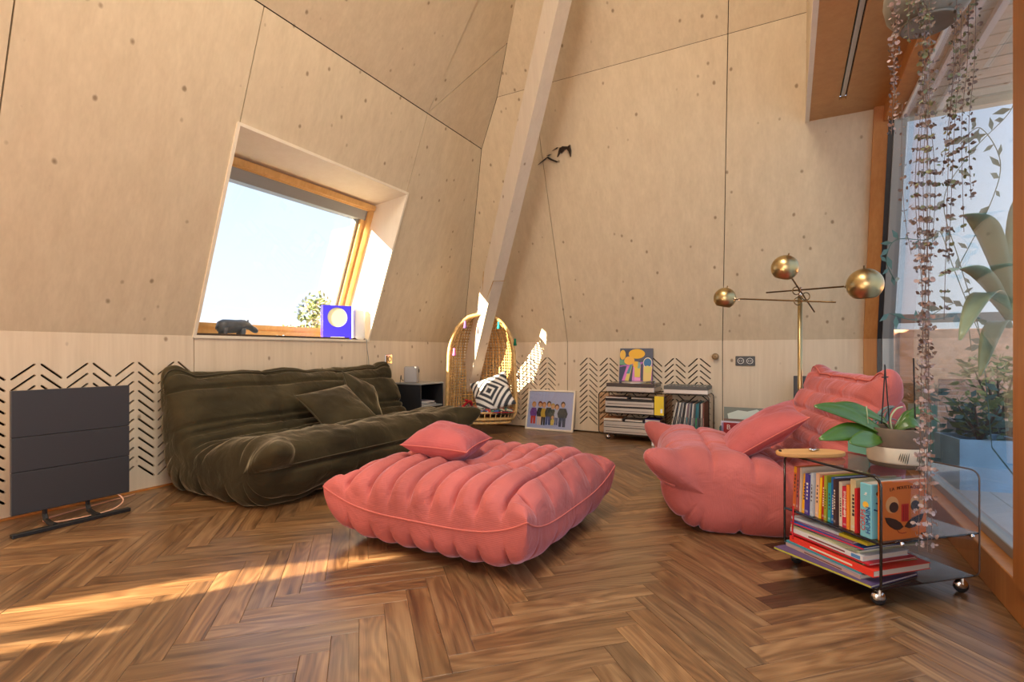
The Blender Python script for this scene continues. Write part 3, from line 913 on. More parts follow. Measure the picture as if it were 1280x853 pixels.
# ---- olive sofa along the left wall
sofa = empty('sofa', W(-3.215, 2.545, 0), RZ + R(90))     # local x = U, local y = -N (front is -y = +N)
tag(sofa, 'olive green velvet frameless sofa with folded quilting below the roof window', 'sofa')
CR_S = [c for c in CREASES if c not in (6.2, 9.25, 8.7)] + [8.55]
me, V, q, arc = togo(1.86, PROFILE, CR_S, MEDIAL, cap=0.17, ear=0.075, vseams=(-0.31, 0.31), seed=3, wr=0.020, capfold=1.7, crease=0.018)
mesh_obj('body', me, M['olive'], sofa, smooth=True)
seat_piping(V, q, arc, 2.95, 0.004, M['pipe_olive'], sofa)
seat_piping(V, q, arc, 10.9, 0.004, M['pipe_olive'], sofa)

# ---- pink armchair
wv = Vector((0.255, 0.967, 0)); fv = Vector((-0.967, 0.255, 0))
AC = Vector((0.80, 2.715, 0)) - fv*0.93
ach = empty('armchair', AC, math.atan2(wv.y, wv.x) + math.pi)
# local x must be the width and local -y the front
ach.rotation_euler = (0, 0, math.atan2(-fv.y, -fv.x) - R(90))
tag(ach, 'pink corduroy frameless armchair with quilted folds beside the book cart', 'armchair')
PROFILE_C = [(d*0.965, z*1.02) for d, z in PROFILE]
me, V, q, arc = togo(0.96, PROFILE_C, CREASES, [(d*0.965, z) for d, z in MEDIAL], cap=0.15, ear=0.085, vseams=(-0.17, 0.17), seed=9, wr=0.007, puff=0.014, capfold=0.15)
mesh_obj('body', me, M['pink'], ach, smooth=True)
seat_piping(V, q, arc, 2.95, 0.004, M['pipe_pink'], ach)
seat_piping(V, q, arc, 10.9, 0.004, M['pipe_pink'], ach)

# ---- pink ottoman
def ottoman_mesh(wx, wy, zm, zc, H):
    n = 210
    g = np.linspace(-1, 1, n)
    g = np.sign(g)*(1-(1-np.abs(g))**1.6)
    X, Y = np.meshgrid(g, g, indexing='ij')
    ax, ay = np.abs(X), np.abs(Y)
    E = np.maximum(0, 1-ax**4.6)*np.maximum(0, 1-ay**4.6)
    corner = (ax*ay)**4
    bx = wx/2*X*(1-0.015*(1-ay**4))*(1+0.035*corner)
    by = wy/2*Y*(1-0.015*(1-ax**4))*(1+0.035*corner)
    rimz = zm + (zc-zm)*corner
    top = E**0.27; bot = E**0.24
    sag = 0.040*np.exp(-((X-.1)**2+Y**2)/0.20)
    T = np.stack([bx, by, rimz + (H-rimz)*top - sag*top], 2)
    B = np.stack([bx, by, rimz*(1-bot)], 2)
    def normals(G, sgn):
        du = np.gradient(G, axis=0); dv = np.gradient(G, axis=1)
        nn = np.cross(du, dv); nn /= (np.linalg.norm(nn, axis=2)[...,None]+1e-12)
        return nn*sgn
    xs = np.array([-0.80, -0.56, -0.34, -0.12, 0.10, 0.32, 0.54, 0.78])
    ys = np.array([-0.80, -0.42, 0.0, 0.42, 0.80])
    def quilt(q, cs, w):
        d = np.min(np.abs(q[...,None]-cs), axis=2)
        return np.sqrt(np.minimum(1, d/w)) - 0.9*np.exp(-(d/0.016)**2)
    sx = np.clip((ax-0.80)/0.12, 0, 1); sx = sx*sx*(3-2*sx)
    sx = sx*(ay < 0.93)
    amp = 1-np.exp(-E*22)
    # the channels shift a little on the lower half, as if sewn separately
    Qt = quilt(X + 0.02*np.sin(Y*2.5), xs, 0.10)*(1-sx) + quilt(Y, ys, 0.17)*sx*0.7
    Qb = quilt(X, xs+0.03, 0.10)*(1-sx) + quilt(Y, ys+0.05, 0.17)*sx*0.7
    T = T + normals(T, 1)*(0.034*(Qt-0.75)*amp)[...,None]
    B = B + normals(B, -1)*(0.018*(Qb-0.75)*amp)[...,None]
    # two rows of tufts across the top
    for yc in (-0.30, 0.36):
        T[...,2] -= 0.014*np.exp(-((Y-yc-0.05*np.sin(X*4))/0.035)**2)*np.minimum(1, E*1.4)*(ax < 0.75)
    B[...,2] = np.maximum(B[...,2], 0.003)
    for i in range(n):
        for j in range(n):
            f = fbm((T[i,j,0]*4, T[i,j,1]*4, 3.3), 1.7)
            T[i,j,2] += 0.006*f*min(1, E[i,j]*2)
    rimmask = (ax > 0.9999) | (ay > 0.9999)
    B[rimmask] = T[rimmask]
    vs = np.concatenate([T.reshape(-1,3), B.reshape(-1,3)])
    fs = []
    for i in range(n-1):
        for j in range(n-1):
            a = i*n+j
            fs.append((a, a+n, a+n+1, a+1)); fs.append((n*n+a, n*n+a+1, n*n+a+n+1, n*n+a+n))
    me = bpy.data.meshes.new('body'); me.from_pydata([tuple(p) for p in vs], [], fs)
    uvl = me.uv_layers.new(name='UVMap')
    li = np.empty(len(me.loops), int); me.loops.foreach_get('vertex_index', li)
    uv0 = np.stack([X.reshape(-1)*wx/2, Y.reshape(-1)*wy/2 + T.reshape(-1,3)[:,2]], 1)
    uvv = np.concatenate([uv0, np.stack([uv0[:,0], Y.reshape(-1)*wy/2 - B.reshape(-1,3)[:,2]], 1)])[li]
    uvl.data.foreach_set('uv', uvv.reshape(-1).astype(float))
    bm = bmesh.new(); bm.from_mesh(me); bmesh.ops.remove_doubles(bm, verts=bm.verts, dist=1e-5); bm.to_mesh(me); bm.free()
    rim = []
    for j in range(0, n, 3): rim.append(T[0, j])
    for i in range(0, n, 3): rim.append(T[i, n-1])
    for j in range(n-1, -1, -3): rim.append(T[n-1, j])
    for i in range(n-1, -1, -3): rim.append(T[i, 0])
    return me, rim
ott = empty('ottoman', (-0.14, 2.345, 0), RZ)
tag(ott, 'pink corduroy quilted ottoman with pointed corners in the middle of the floor', 'ottoman')
me, rim = ottoman_mesh(0.925, 0.935, 0.155, 0.235, 0.345)
mesh_obj('body', me, M['pink'], ott, smooth=True)
MB().tube(rim, 0.0035, 6, closed=True).build('piping', M['pipe_pink'], ott, smooth=True)

# ---- loose cushions
def pillow_mesh(a, b, h, pinch=0.10, n=44, seed=0, power=0.55):
    g = np.linspace(-1, 1, n); g = np.sign(g)*(1-(1-np.abs(g))**1.35)
    X, Y = np.meshgrid(g, g, indexing='ij')
    E = np.maximum(0, 1-X**2*np.abs(X)**0.5)*np.maximum(0, 1-Y**2*np.abs(Y)**0.5)
    px = a/2*X*(1-pinch*(1-Y**2)); py = b/2*Y*(1-pinch*(1-X**2))
    Z = h/2*E**power
    nz = np.array([[fbm((px[i,j]*6+seed, py[i,j]*6, seed), 1.5) for j in range(n)] for i in range(n)])
    T = np.stack([px, py, Z+0.012*nz*np.minimum(1, E*2)], 2); B = np.stack([px, py, -Z+0.006*nz*np.minimum(1, E*2)], 2)
    vs = np.concatenate([T.reshape(-1,3), B.reshape(-1,3)]); fs = []
    for i in range(n-1):
        for j in range(n-1):
            k = i*n+j
            fs.append((k, k+n, k+n+1, k+1)); fs.append((n*n+k, n*n+k+1, n*n+k+n+1, n*n+k+n))
    me = bpy.data.meshes.new('cushion'); me.from_pydata([tuple(p) for p in vs], [], fs)
    uvl = me.uv_layers.new(name='UVMap')
    li = np.empty(len(me.loops), int); me.loops.foreach_get('vertex_index', li)
    uvv = np.concatenate([np.stack([X.reshape(-1)*a/2, Y.reshape(-1)*b/2], 1)]*2)[li]
    uvl.data.foreach_set('uv', uvv.reshape(-1).astype(float))
    bm = bmesh.new(); bm.from_mesh(me); bmesh.ops.remove_doubles(bm, verts=bm.verts, dist=1e-5)
    bmesh.ops.recalc_face_normals(bm, faces=bm.faces); bm.to_mesh(me); bm.free()
    rim = [T[0,j] for j in range(0,n,2)] + [T[i,n-1] for i in range(0,n,2)] + [T[n-1,j] for j in range(n-1,-1,-2)] + [T[i,0] for i in range(n-1,-1,-2)]
    return me, rim
def cushion(name, label, a, b, h, mat_, loc, basis, seed=0, pipe=None, **kw):
    """basis: (x axis, y axis) of the cushion in the world"""
    x = Vector(basis[0]).normalized(); y = Vector(basis[1]); y = (y-x*y.dot(x)).normalized(); z = x.cross(y)
    Rm = Matrix((x, y, z)).transposed().to_4x4()
    e = empty(name, loc); e.rotation_euler = Rm.to_euler()
    tag(e, label, 'cushion')
    me, rim = pillow_mesh(a, b, h, seed=seed, **kw)
    mesh_obj('cover', me, mat_, e, smooth=True)
    if pipe: MB().tube(rim, 0.003, 5, closed=True).build('piping', pipe, e, smooth=True)
    return e
cushion('cushion', 'pink corduroy cushion lying flat on the ottoman', 0.315, 0.315, 0.165, M['pink2'], (-0.295, 2.36, 0.388), ((0.95, -0.30, -0.05), (0.30, 0.95, 0.04)), 1, M['pipe_pink'])
cushion('cushion', 'pink square cushion leaning on the armchair backrest', 0.42, 0.42, 0.13, M['pink2'], (1.19, 2.46, 0.42), ((0.34, 0.93, 0.10), (0.74, -0.30, 0.55)), 2, M['pipe_pink'])
cushion('cushion', 'dark olive velvet cushion lying in front of its twin on the sofa', 0.42, 0.42, 0.15, M['olive'], W(-2.70, 2.50, 0.415), (tuple(U*0.95+Vector((0,0,0.12))+N*0.10), tuple(N*-0.75+Vector((0,0,0.50))-U*0.1)), 3, M['pipe_olive'])
cushion('cushion', 'dark olive velvet cushion propped against the sofa back behind its twin', 0.36, 0.36, 0.13, M['olive'], W(-2.83, 2.86, 0.455), (tuple(U*0.86-Vector((0,0,0.34))), tuple(N*-0.55+Vector((0,0,0.72))+U*0.28)), 4, M['pipe_olive'])
# ------------------------------------------------------------------ infrared heater panel by the left wall
ht = tag(room('panel_heater'), 'dark grey free-standing panel heater in front of the slotted knee wall', 'heater')
M['heater'] = pm('slate_grey_panel', (0.043, 0.043, 0.049, 1), 0.42, spec=0.4)
M['heater_edge'] = pm('panel_edge', (0.30, 0.27, 0.24, 1), 0.5)
H0, H1 = 0.927, 1.385
for (a, b) in ((0.075, 0.262), (0.264, 0.417), (0.419, 0.627)):
    MB().bbox(-3.02, -3.006, H0, H1, a, b, 0.002, 1).build('board', M['heater'], ht)
MB().box(-3.035, -3.0195, H0+.002, H1-.002, 0.077, 0.6265).build('back_plate', M['heater_edge'], ht)
for c in (1.05, 1.215):
    pts = [(-3.03, c, 0.16), (-3.03, c, 0.05), (-3.015, c, 0.024), (-2.96, c, 0.014), (-2.92, c, 0.014)]
    MB().tube(pts, [0.010, 0.010, 0.011, 0.012, 0.012], 6).build('stand_leg', M['black'], ht)
MB().bbox(-2.935, -2.905, 0.90, 1.345, 0.0, 0.018, 0.002, 1).build('foot_bar', M['black'], ht)
pts = [(-3.03, 1.33, 0.085), (-2.99, 1.35, 0.045), (-2.96, 1.30, 0.020), (-2.97, 1.22, 0.008), (-3.0, 1.10, 0.006), (-3.05, 1.06, 0.006), (-3.12, 1.12, 0.006), (-3.2, 1.5, 0.008)]
def smooth_path(pts, k=8):
    P = [Vector(p) for p in pts]; out = []
    for i in range(len(P)-1):
        p0, p1, p2, p3 = P[max(i-1,0)], P[i], P[i+1], P[min(i+2,len(P)-1)]
        for j in range(k):
            t = j/k
            out.append(0.5*((2*p1)+(-p0+p2)*t+(2*p0-5*p1+4*p2-p3)*t*t+(-p0+3*p1-3*p2+p3)*t**3))
    out.append(P[-1]); return out
MB().tube(smooth_path(pts), 0.0035, 6).build('power_cable', pm('pink_cable', (0.75, 0.42, 0.28, 1), 0.5), ht, smooth=True)

# ------------------------------------------------------------------ sockets and knob on the walls
so = tag(room('wall_socket'), 'black double wall socket on the back wall by the brass lamp', 'socket')
c_ = to_room(at_t(930, 452, 4.30)); cn = c_.x
MB().bbox(cn-.077, cn+.077, UB-.010, UB, 0.68, 0.762, 0.003, 1).build('plate', M['blackp'], so)
for dx in (-.036, .036):
    ring = [(cn+dx+.024*math.cos(a), UB-.0105, 0.721+.024*math.sin(a)) for a in [i*math.pi/10 for i in range(20)]]
    r_ = MB().tube(ring, 0.0018, 5, closed=True).build('socket_ring', M['silver'], so)
    for e in (-.009, .009):
        MB().box(cn+dx+e-.003, cn+dx+e+.003, UB-.0115, UB-.009, 0.718, 0.724).build('pin_hole', M['silver'], r_)
s2o = tag(room('wall_socket'), 'small chrome wall socket between the sofa and the roof window', 'socket')
MB().bbox(NL, NL+.009, 3.575, 3.665, 0.69, 0.775, 0.003, 1).build('plate', M['chrome'], s2o)
MB().bbox(NL+.008, NL+.0105, 3.583, 3.602, 0.70, 0.765, 0.001, 1).build('switch', M['brass_dark'], s2o)
ring = [(NL+.010, 3.632+.022*math.cos(a), 0.733+.022*math.sin(a)) for a in [i*math.pi/10 for i in range(20)]]
MB().tube(ring, 0.003, 5, closed=True).build('socket_ring', M['blackp'], s2o)
kn = tag(room('coat_hook'), 'small round wooden coat hook on the back wall beside the panel joint', 'hook')
kc = to_room(at_t(894.5, 446, 4.53))
pr = [(0.012, 0.0), (0.012, 0.012), (0.026, 0.018), (0.030, 0.028), (0.026, 0.038), (0.010, 0.042), (0.0, 0.042)]
mb = MB().lathe(pr, 20); mb.xform(Matrix.Translation((kc.x, UB, kc.z)) @ Matrix.Rotation(R(90), 4, 'X'))
mb.build('turned_peg', pm('old_wood', (0.30, 0.19, 0.09, 1), 0.5, var=0.3, var_scale=40), kn, smooth=True)
MB().lathe([(0.006, 0), (0.006, 0.003), (0, 0.003)], 12).xform(Matrix.Translation((kc.x, UB-.041, kc.z)) @ Matrix.Rotation(R(90), 4, 'X')).build('screw', M['brass_dark'], kn)

# ------------------------------------------------------------------ things on the window sill
M['hippo'] = pm('grey_hippo', (0.075, 0.085, 0.095, 1), 0.42, var=0.25, var_scale=30)
def hippo():
    e = empty('hippo_figurine', W(-3.39, 2.22, WZ0), RZ + R(90))       # local x = U (towards the head)
    tag(e, 'small grey hippopotamus figurine standing on the window sill', 'figurine')
    # trunk, neck and head as one lofted body
    secs = [(-0.135, 0.062, 0.010, 0.014), (-0.128, 0.066, 0.030, 0.036), (-0.10, 0.070, 0.040, 0.046), (-0.05, 0.070, 0.044, 0.048), (0.0, 0.072, 0.044, 0.046),
            (0.035, 0.080, 0.040, 0.042), (0.06, 0.085, 0.033, 0.034), (0.082, 0.082, 0.028, 0.029), (0.10, 0.074, 0.024, 0.024), (0.115, 0.062, 0.026, 0.022), (0.135, 0.052, 0.030, 0.022), (0.148, 0.047, 0.026, 0.018), (0.155, 0.046, 0.010, 0.008)]
    V = np.zeros((len(secs), 20, 3))
    for i, (x, z, ry, rz) in enumerate(secs):
        for k in range(20):
            a = 2*math.pi*k/20; V[i, k] = (x, ry*math.cos(a), z+rz*math.sin(a))
    me = grid_mesh('body', V, closed_u=True)
    bm = bmesh.new(); bm.from_mesh(me); bmesh.ops.holes_fill(bm, edges=bm.edges, sides=40); bmesh.ops.recalc_face_normals(bm, faces=bm.faces); bm.to_mesh(me); bm.free()
    mesh_obj('body', me, M['hippo'], e, smooth=True)
    for x in (-0.10, 0.03):
        for y in (-0.026, 0.026):
            MB().tube([(x, y, 0.06), (x+.004, y, 0.03), (x, y, 0.010), (x+.003, y, 0.0)], [0.022, 0.016, 0.014, 0.017], 10).build('leg', M['hippo'], e, smooth=True)
    for y in (-0.020, 0.020):
        MB().ball((0.072, y, 0.114), 0.006, 0.004, 0.009, 8, 6).build('ear', M['hippo'], e, smooth=True)
    MB().tube([(-0.132, 0, 0.075), (-0.145, 0, 0.062), (-0.146, 0, 0.045)], [0.006, 0.005, 0.003], 6).build('tail', M['hippo'], e, smooth=True)
hippo()
bx = empty('gift_box', W(-3.375, 3.10, WZ0), RZ + R(62))
tag(bx, 'bright blue box with a round cream window standing on the window sill', 'box')
M['blue'] = pm('ultramarine_card', (0.045, 0.030, 0.72, 1), 0.35)
bw, bh, bd = 0.235, 0.285, 0.075
circ = [(0.082*math.cos(a), 0.185+0.082*math.sin(a)) for a in [i*2*math.pi/36 for i in range(36)]]
sheet('front_card', [(-bw/2, 0), (bw/2, 0), (bw/2, bh), (-bw/2, bh)], [circ], lambda p, q: (p, -bd/2, q), (0, 0.004, 0), M['blue'], bx)
MB().box(-bw/2, bw/2, -bd/2+.004, -bd/2+.008, 0, bh).build('cream_disc', pm('cream_foam', (0.80, 0.78, 0.52, 1), 0.7), bx)
MB().box(-bw/2, -bw/2+.003, -bd/2+.004, bd/2, 0, bh).box(bw/2-.003, bw/2, -bd/2+.004, bd/2, 0, bh).box(-bw/2, bw/2, -bd/2+.004, bd/2, bh-.003, bh).box(-bw/2, bw/2, bd/2-.003, bd/2, 0, bh).build('box_shell', M['blue'], bx)
MB().box(-bw/2+.06, bw/2-.06, -bd/2-.0008, -bd/2, 0.012, 0.020).build('printed_line', M['white'], bx)
hp = empty('plastic_case', W(-3.30, 3.285, WZ0), RZ + R(62))
tag(hp, 'white rounded plastic case behind the blue box on the sill', 'case')
mb = MB().bbox(-.05, .05, -.028, .028, 0, 0.27, 0.024, 4); mb.build('shell', M['white'], hp, smooth=True)
MB().tube([(-.04, -.0285, .03), (-.04, -.0285, .24)], 0.002, 5).build('seam_line', M['silver'], hp)
cl = [(-0.012, 0.0), (0.0, 0.004), (0.010, 0.0)]
cb = empty('cable', W(0, 0, 0), RZ)
tag(cb, 'thin grey cable hanging from the window sill to the sofa back', 'cable')
MB().tube(smooth_path([(NL-.02, WU1-.06, WZ0+.005), (NL+.018, WU1-.03, WZ0+.004), (NL+.020, WU1-.02, WZ0-.08), (NL+.010, WU1+.01, .72), (NL+.012, WU1+.02, .5)]), 0.003, 6).build('cord', M['grey_alu'], cb, smooth=True)
MB().lathe([(0.006, 0), (0.006, .02), (0, .02)], 10, (NL-.03, WU1-.065, WZ0)).build('plug', M['white'], cb)
fg = [('figurine_row', 2.52, .018), ('figurine_row', 2.545, .022), ('figurine_row', 2.57, .016), ('figurine_row', 2.60, .024), ('figurine_row', 2.63, .018)]
for (nm, u_, h_) in fg:
    e = empty('shell_ornament', W(-3.42, u_+.02, WZ0)); tag(e, 'tiny white shell standing in a row on the window sill', 'ornament', 'white shells on the sill')
    MB().ball((0, 0, h_*.5), h_*.5, h_*.4, h_*.5, 10, 7).build('shell', M['white'], e, smooth=True)

# ------------------------------------------------------------------ black side table with speaker
st = tag(empty('side_table', W(-3.04, 3.76, 0), RZ), 'black open-fronted cube side table between the sofa and the hanging chair', 'table')
a0, a1, b0, b1 = -.16, .17, -.17, .17
TZ = 0.505
MB().box(a0, a1, b0, b0+.014, 0, TZ).build('side_panel', M['blackp'], st)
MB().box(a0, a1, b1-.014, b1, 0, TZ).build('side_panel', M['blackp'], st)
MB().box(a0, a0+.014, b0+.014, b1-.014, 0, TZ).build('back_panel', M['blackp'], st)
MB().bbox(a0, a1+.004, b0-.004, b1+.004, TZ, TZ+.012, 0.002, 1).build('top', M['grey_alu'], st)
MB().box(a0+.014, a1-.004, b0+.014, b1-.014, 0.30, 0.312).build('shelf', M['grey_alu'], st)
MB().box(a0+.014, a1-.004, b0+.014, b1-.014, 0.03, 0.042).build('shelf', M['blackp'], st)
sp = tag(empty('speaker', W(-3.03, 3.665, TZ+.012), RZ + R(25)), 'small grey loudspeaker cube with a black tweeter on the side table', 'speaker')
MB().bbox(-.06, .06, -.055, .055, 0, .15, .016, 3).build('cabinet', pm('speaker_grey', (0.33, 0.32, 0.31, 1), .5, bump=.15, bump_scale=400), sp, smooth=True)
dk = MB().lathe([(0.0, 0), (0.017, 0), (0.019, .002), (0.017, .004), (0, .004)], 20).xform(Matrix.Translation((.061, .018, .11)) @ Matrix.Rotation(R(90), 4, 'Y')).build('tweeter', M['blackp'], sp)
MB().tube(smooth_path([(-.06, -.01, .02), (-.085, -.03, .03), (-.09, -.03, .07), (-.10, -.03, .0)]), .003, 5).build('cable', M['blackp'], sp, smooth=True)
for i, (dz, rz, cc, w_) in enumerate([(0.312, 4, (198, 196, 190), .20), (0.324, -12, (60, 62, 70), .19), (0.333, 14, (210, 205, 200), .18), (0.343, -24, (150, 140, 150), .18)]):
    m_ = tag(empty('magazine', W(-3.0, 3.76, dz), RZ + R(rz)), ['grey magazine at the bottom of the pile in the side table', 'dark magazine lying in the side table pile', 'white magazine lying in the side table pile', 'mauve magazine on top of the side table pile'][i], 'magazine')
    hh = .011 if i < 1 else .008
    MB().box(-.10, .10, -w_/2, w_/2, 0, hh*.15).box(-.10, .10, -w_/2, w_/2, hh*.85, hh).box(-.10, .10, -w_/2, -w_/2+.0015, hh*.15, hh*.85).build('cover', flat(*cc), m_)
    MB().box(-.098, .098, -w_/2+.0015, w_/2-.002, hh*.15, hh*.85).build('pages', M['paper'], m_)

# ------------------------------------------------------------------ hanging rattan chair
HC = at_t(602, 528, 5.0); HC.z = 0.115
ch = tag(empty('hanging_chair', HC, R(4)), 'woven rattan egg chair hanging on a rope from the beam', 'chair')
M['rattan'] = pm('rattan', (0.66, 0.42, 0.16, 1), 0.4, var=0.25, var_scale=25)
M['rattan_d'] = pm('rattan_dark', (0.48, 0.28, 0.09, 1), 0.45, var=0.25, var_scale=25)
HH, HWD, HDP = 1.06, 0.335, 0.40
def hw(z):      # half width at height z (0..1)
    if z < 0.15: return 0.84 + 0.16*math.sin(z/0.15*math.pi/2)
    if z < 0.55: return 1.0 - 0.06*(z-.15)/.40
    t = (z-0.55)/0.45; return 0.94*math.sqrt(max(0, 1-t**2.3))
def hd(z):
    if z < 0.15: return 0.72 + 0.28*math.sin(z/0.15*math.pi/2)
    if z < 0.55: return 1.0
    t = (z-0.55)/0.45; return math.sqrt(max(0, 1-t**2.0))
def shell(phi, z):   # phi 0..pi, left to right round the back
    return Vector((-HWD*hw(z)*math.cos(phi), HDP*hd(z)*math.sin(phi)**0.85, z*HH))
NV = 27
for k in range(1, NV):
    ph = math.pi*k/NV
    pts = [shell(ph, z) for z in [0.04 + 0.95*i/26 for i in range(27)]]
    MB().tube(pts, 0.0058, 5).build('cane', M['rattan'] if k % 2 else M['rattan_d'], ch, smooth=True)
for i in range(34):
    z = 0.06 + 0.90*i/33
    pts = [shell(math.pi*k/24, z) + Vector((0, 0.003, 0)) for k in range(25)]
    MB().tube(pts, 0.0048, 5).build('cross_cane', M['rattan_d'] if i % 3 else M['rattan'], ch, smooth=True)
def rim_pts(s):
    zs = [0.02 + 0.98*i/30 for i in range(31)]
    L_ = [Vector((-HWD*hw(z)*s, -0.01, z*HH)) for z in zs]
    R_ = [Vector((HWD*hw(z)*s, -0.01, z*HH)) for z in reversed(zs[:-1])]
    return L_+R_
MB().tube(rim_pts(1.02), 0.016, 8).build('rim', M['rattan'], ch, smooth=True)
MB().tube([p + Vector((0, .028, -.012)) for p in rim_pts(0.97)], 0.008, 8).build('inner_rim', M['rattan_d'], ch, smooth=True)
# seat basket
def bask(z, s=1.0):
    P = []
    for k in range(40):
        a = 2*math.pi*k/40
        y = math.sin(a); P.append(Vector((-HWD*0.98*s*math.cos(a), (HDP*0.9 if y > 0 else 0.13)*y*s, z)))
    return P
for (z, s, r) in ((0.10, 1.0, 0.010), (0.035, 0.93, 0.010), (0.0, 0.86, 0.012)):
    MB().tube(bask(z, s), r, 7, closed=True).build('seat_hoop', M['rattan'], ch, smooth=True)
for k in range(36):
    a = 2*math.pi*(k+.5)/36; y = math.sin(a)
    f = lambda z, s: Vector((-HWD*0.98*s*math.cos(a), (HDP*0.9 if y > 0 else 0.13)*y*s, z))
    MB().tube([f(0.10, 1.0), f(0.035, .93), f(0, .86)], 0.005, 5).build('seat_spindle', M['rattan'], ch, smooth=True)
fl_ = [Vector((-HWD*0.9*math.cos(2*math.pi*k/40), (HDP*0.84 if math.sin(2*math.pi*k/40) > 0 else 0.12)*math.sin(2*math.pi*k/40), 0.04)) for k in range(40)]
mb = MB(); mb.add(fl_ + [p + Vector((0, 0, .012)) for p in fl_], [tuple(range(40))[::-1], tuple(range(40, 80))] + [(i, (i+1) % 40, 40+(i+1) % 40, 40+i) for i in range(40)])
mb.build('seat_base', M['rattan'], ch)
MB().ball((0.0, -.012, HH-.004), 0.05, 0.022, 0.020, 12, 8).build('rope_binding', pm('jute', (0.42, 0.33, 0.2, 1), .9, bump=.4, bump_scale=120), ch, smooth=True)
for (x, z, cc, nm) in ((0.05, HH-.02, (205, 30, 40), 'red'), (0.165, HH*.905, (20, 140, 140), 'teal'), (0.325, HH*.75, (20, 120, 90), 'green'), (-0.265, HH*.66, (225, 110, 185), 'pink'), (-0.16, HH*.91, (120, 90, 150), 'mauve')):
    f = MB().lathe([(0.004, 0.02), (0.012, 0.012), (0.010, 0.0), (0.018, -.05), (0.0, -.052)], 10, (x, -.035, z)).build('tassel', flat(*cc, .9), ch, smooth=True)
    f['label'] = nm + ' tassel'
ch_top = HC + Vector((0, -.012, HH))
rp = tag(empty('rope'), 'thin jute rope slung round the beam above the hanging chair', 'rope')
c0, c1, axb, sdb, dpb = BEAM_C
kq = at_t(606, 345, 4.8)
tb_ = (kq.z - c0.z)/axb.z; bc = c0 + axb*tb_
top_l = bc - sdb*0.102 - dpb*0.06; top_r = bc + sdb*0.102 - dpb*0.06
bl_ = bc - sdb*0.102 + dpb*0.06; br_ = bc + sdb*0.102 + dpb*0.06
MB().tube([ch_top, top_l + Vector((0,0,-.10))*0 , bl_, br_, top_r, ch_top], 0.004, 6).build('loop', M['rattan_d'], rp)
MB().tube([ch_top + Vector((0,0,.05)), ch_top + Vector((0,0,-.03))], 0.011, 8).build('knot', pm('jute2', (0.42, 0.33, 0.2, 1), .9), rp)

# patterned seat pad and zebra cushion
def pattern_mat(kind):
    m = bpy.data.materials.new(kind); m.use_nodes = True
    nt = m.node_tree; L = nt.links; b = nt.nodes['Principled BSDF']; b.inputs['Roughness'].default_value = .9
    uv = nt.nodes.new('ShaderNodeUVMap'); uv.uv_map = 'UVMap'
    if kind == 'zebra_weave':
        sx = nt.nodes.new('ShaderNodeSeparateXYZ'); L.new(uv.outputs[0], sx.inputs[0])
        def ab(o, off):
            a = nt.nodes.new('ShaderNodeMath'); a.operation = 'ADD'; a.inputs[1].default_value = off; L.new(o, a.inputs[0])
            s_ = nt.nodes.new('ShaderNodeMath'); s_.operation = 'SNAP'; s_.inputs[1].default_value = 0.011; L.new(a.outputs[0], s_.inputs[0])
            c = nt.nodes.new('ShaderNodeMath'); c.operation = 'ABSOLUTE'; L.new(s_.outputs[0], c.inputs[0]); return c
        a1 = ab(sx.outputs[0], .02); a2 = ab(sx.outputs[1], .0)
        ad = nt.nodes.new('ShaderNodeMath'); ad.operation = 'ADD'; L.new(a1.outputs[0], ad.inputs[0]); L.new(a2.outputs[0], ad.inputs[1])
        mu = nt.nodes.new('ShaderNodeMath'); mu.operation = 'MULTIPLY'; mu.inputs[1].default_value = 13.5; L.new(ad.outputs[0], mu.inputs[0])
        fr = nt.nodes.new('ShaderNodeMath'); fr.operation = 'FRACT'; L.new(mu.outputs[0], fr.inputs[0])
        gt = nt.nodes.new('ShaderNodeMath'); gt.operation = 'GREATER_THAN'; gt.inputs[1].default_value = .5; L.new(fr.outputs[0], gt.inputs[0])
        mx = nt.nodes.new('ShaderNodeMix'); mx.data_type = 'RGBA'; mx.inputs[6].default_value = (.045, .05, .06, 1); mx.inputs[7].default_value = (.80, .79, .74, 1)
        L.new(gt.outputs[0], mx.inputs[0]); L.new(mx.outputs[2], b.inputs['Base Color'])
    else:
        vo = nt.nodes.new('ShaderNodeTexVoronoi'); vo.distance = 'MANHATTAN'; vo.inputs['Scale'].default_value = 38; L.new(uv.outputs[0], vo.inputs['Vector'])
        rp = nt.nodes.new('ShaderNodeValToRGB'); rp.color_ramp.interpolation = 'CONSTANT'
        sp_ = nt.nodes.new('ShaderNodeSeparateColor'); L.new(vo.outputs['Color'], sp_.inputs[0]); L.new(sp_.outputs[0], rp.inputs[0])
        e = rp.color_ramp.elements; e[0].color = (.03, .03, .04, 1); e[1].position = .85; e[1].color = (.55, .5, .42, 1)
        for p_, c in ((.35, (.5, .04, .03, 1)), (.5, (.05, .12, .35, 1)), (.6, (.03, .22, .14, 1)), (.7, (.65, .38, .2, 1))):
            k = e.new(p_); k.color = c
        L.new(rp.outputs[0], b.inputs['Base Color'])
    return m
pd = tag(empty('seat_pad', HC + Vector((0, .10, .105)), R(4)), 'dark multicoloured woven seat pad in the hanging chair', 'seat pad')
me, rim = pillow_mesh(0.58, 0.44, 0.07, pinch=-.04, seed=6, power=.3)
mesh_obj('cover', me, pattern_mat('tribal_weave'), pd, smooth=True)
MB().tube(rim, 0.005, 5, closed=True).build('braid', flat(170, 40, 40, .9), pd, smooth=True)
rs = tag(empty('ribbon', HC + Vector((-.13, .02, .15))), 'crumpled red ribbon beside the zebra cushion in the hanging chair', 'ribbon')
MB().tube(smooth_path([(-.05, -.03, .0), (-.02, .02, .03), (.02, 0, .05), (.03, .03, .01), (.0, .04, .045), (-.03, .0, .06)]), .012, 6).build('loops', flat(165, 30, 35, .9), rs, smooth=True)
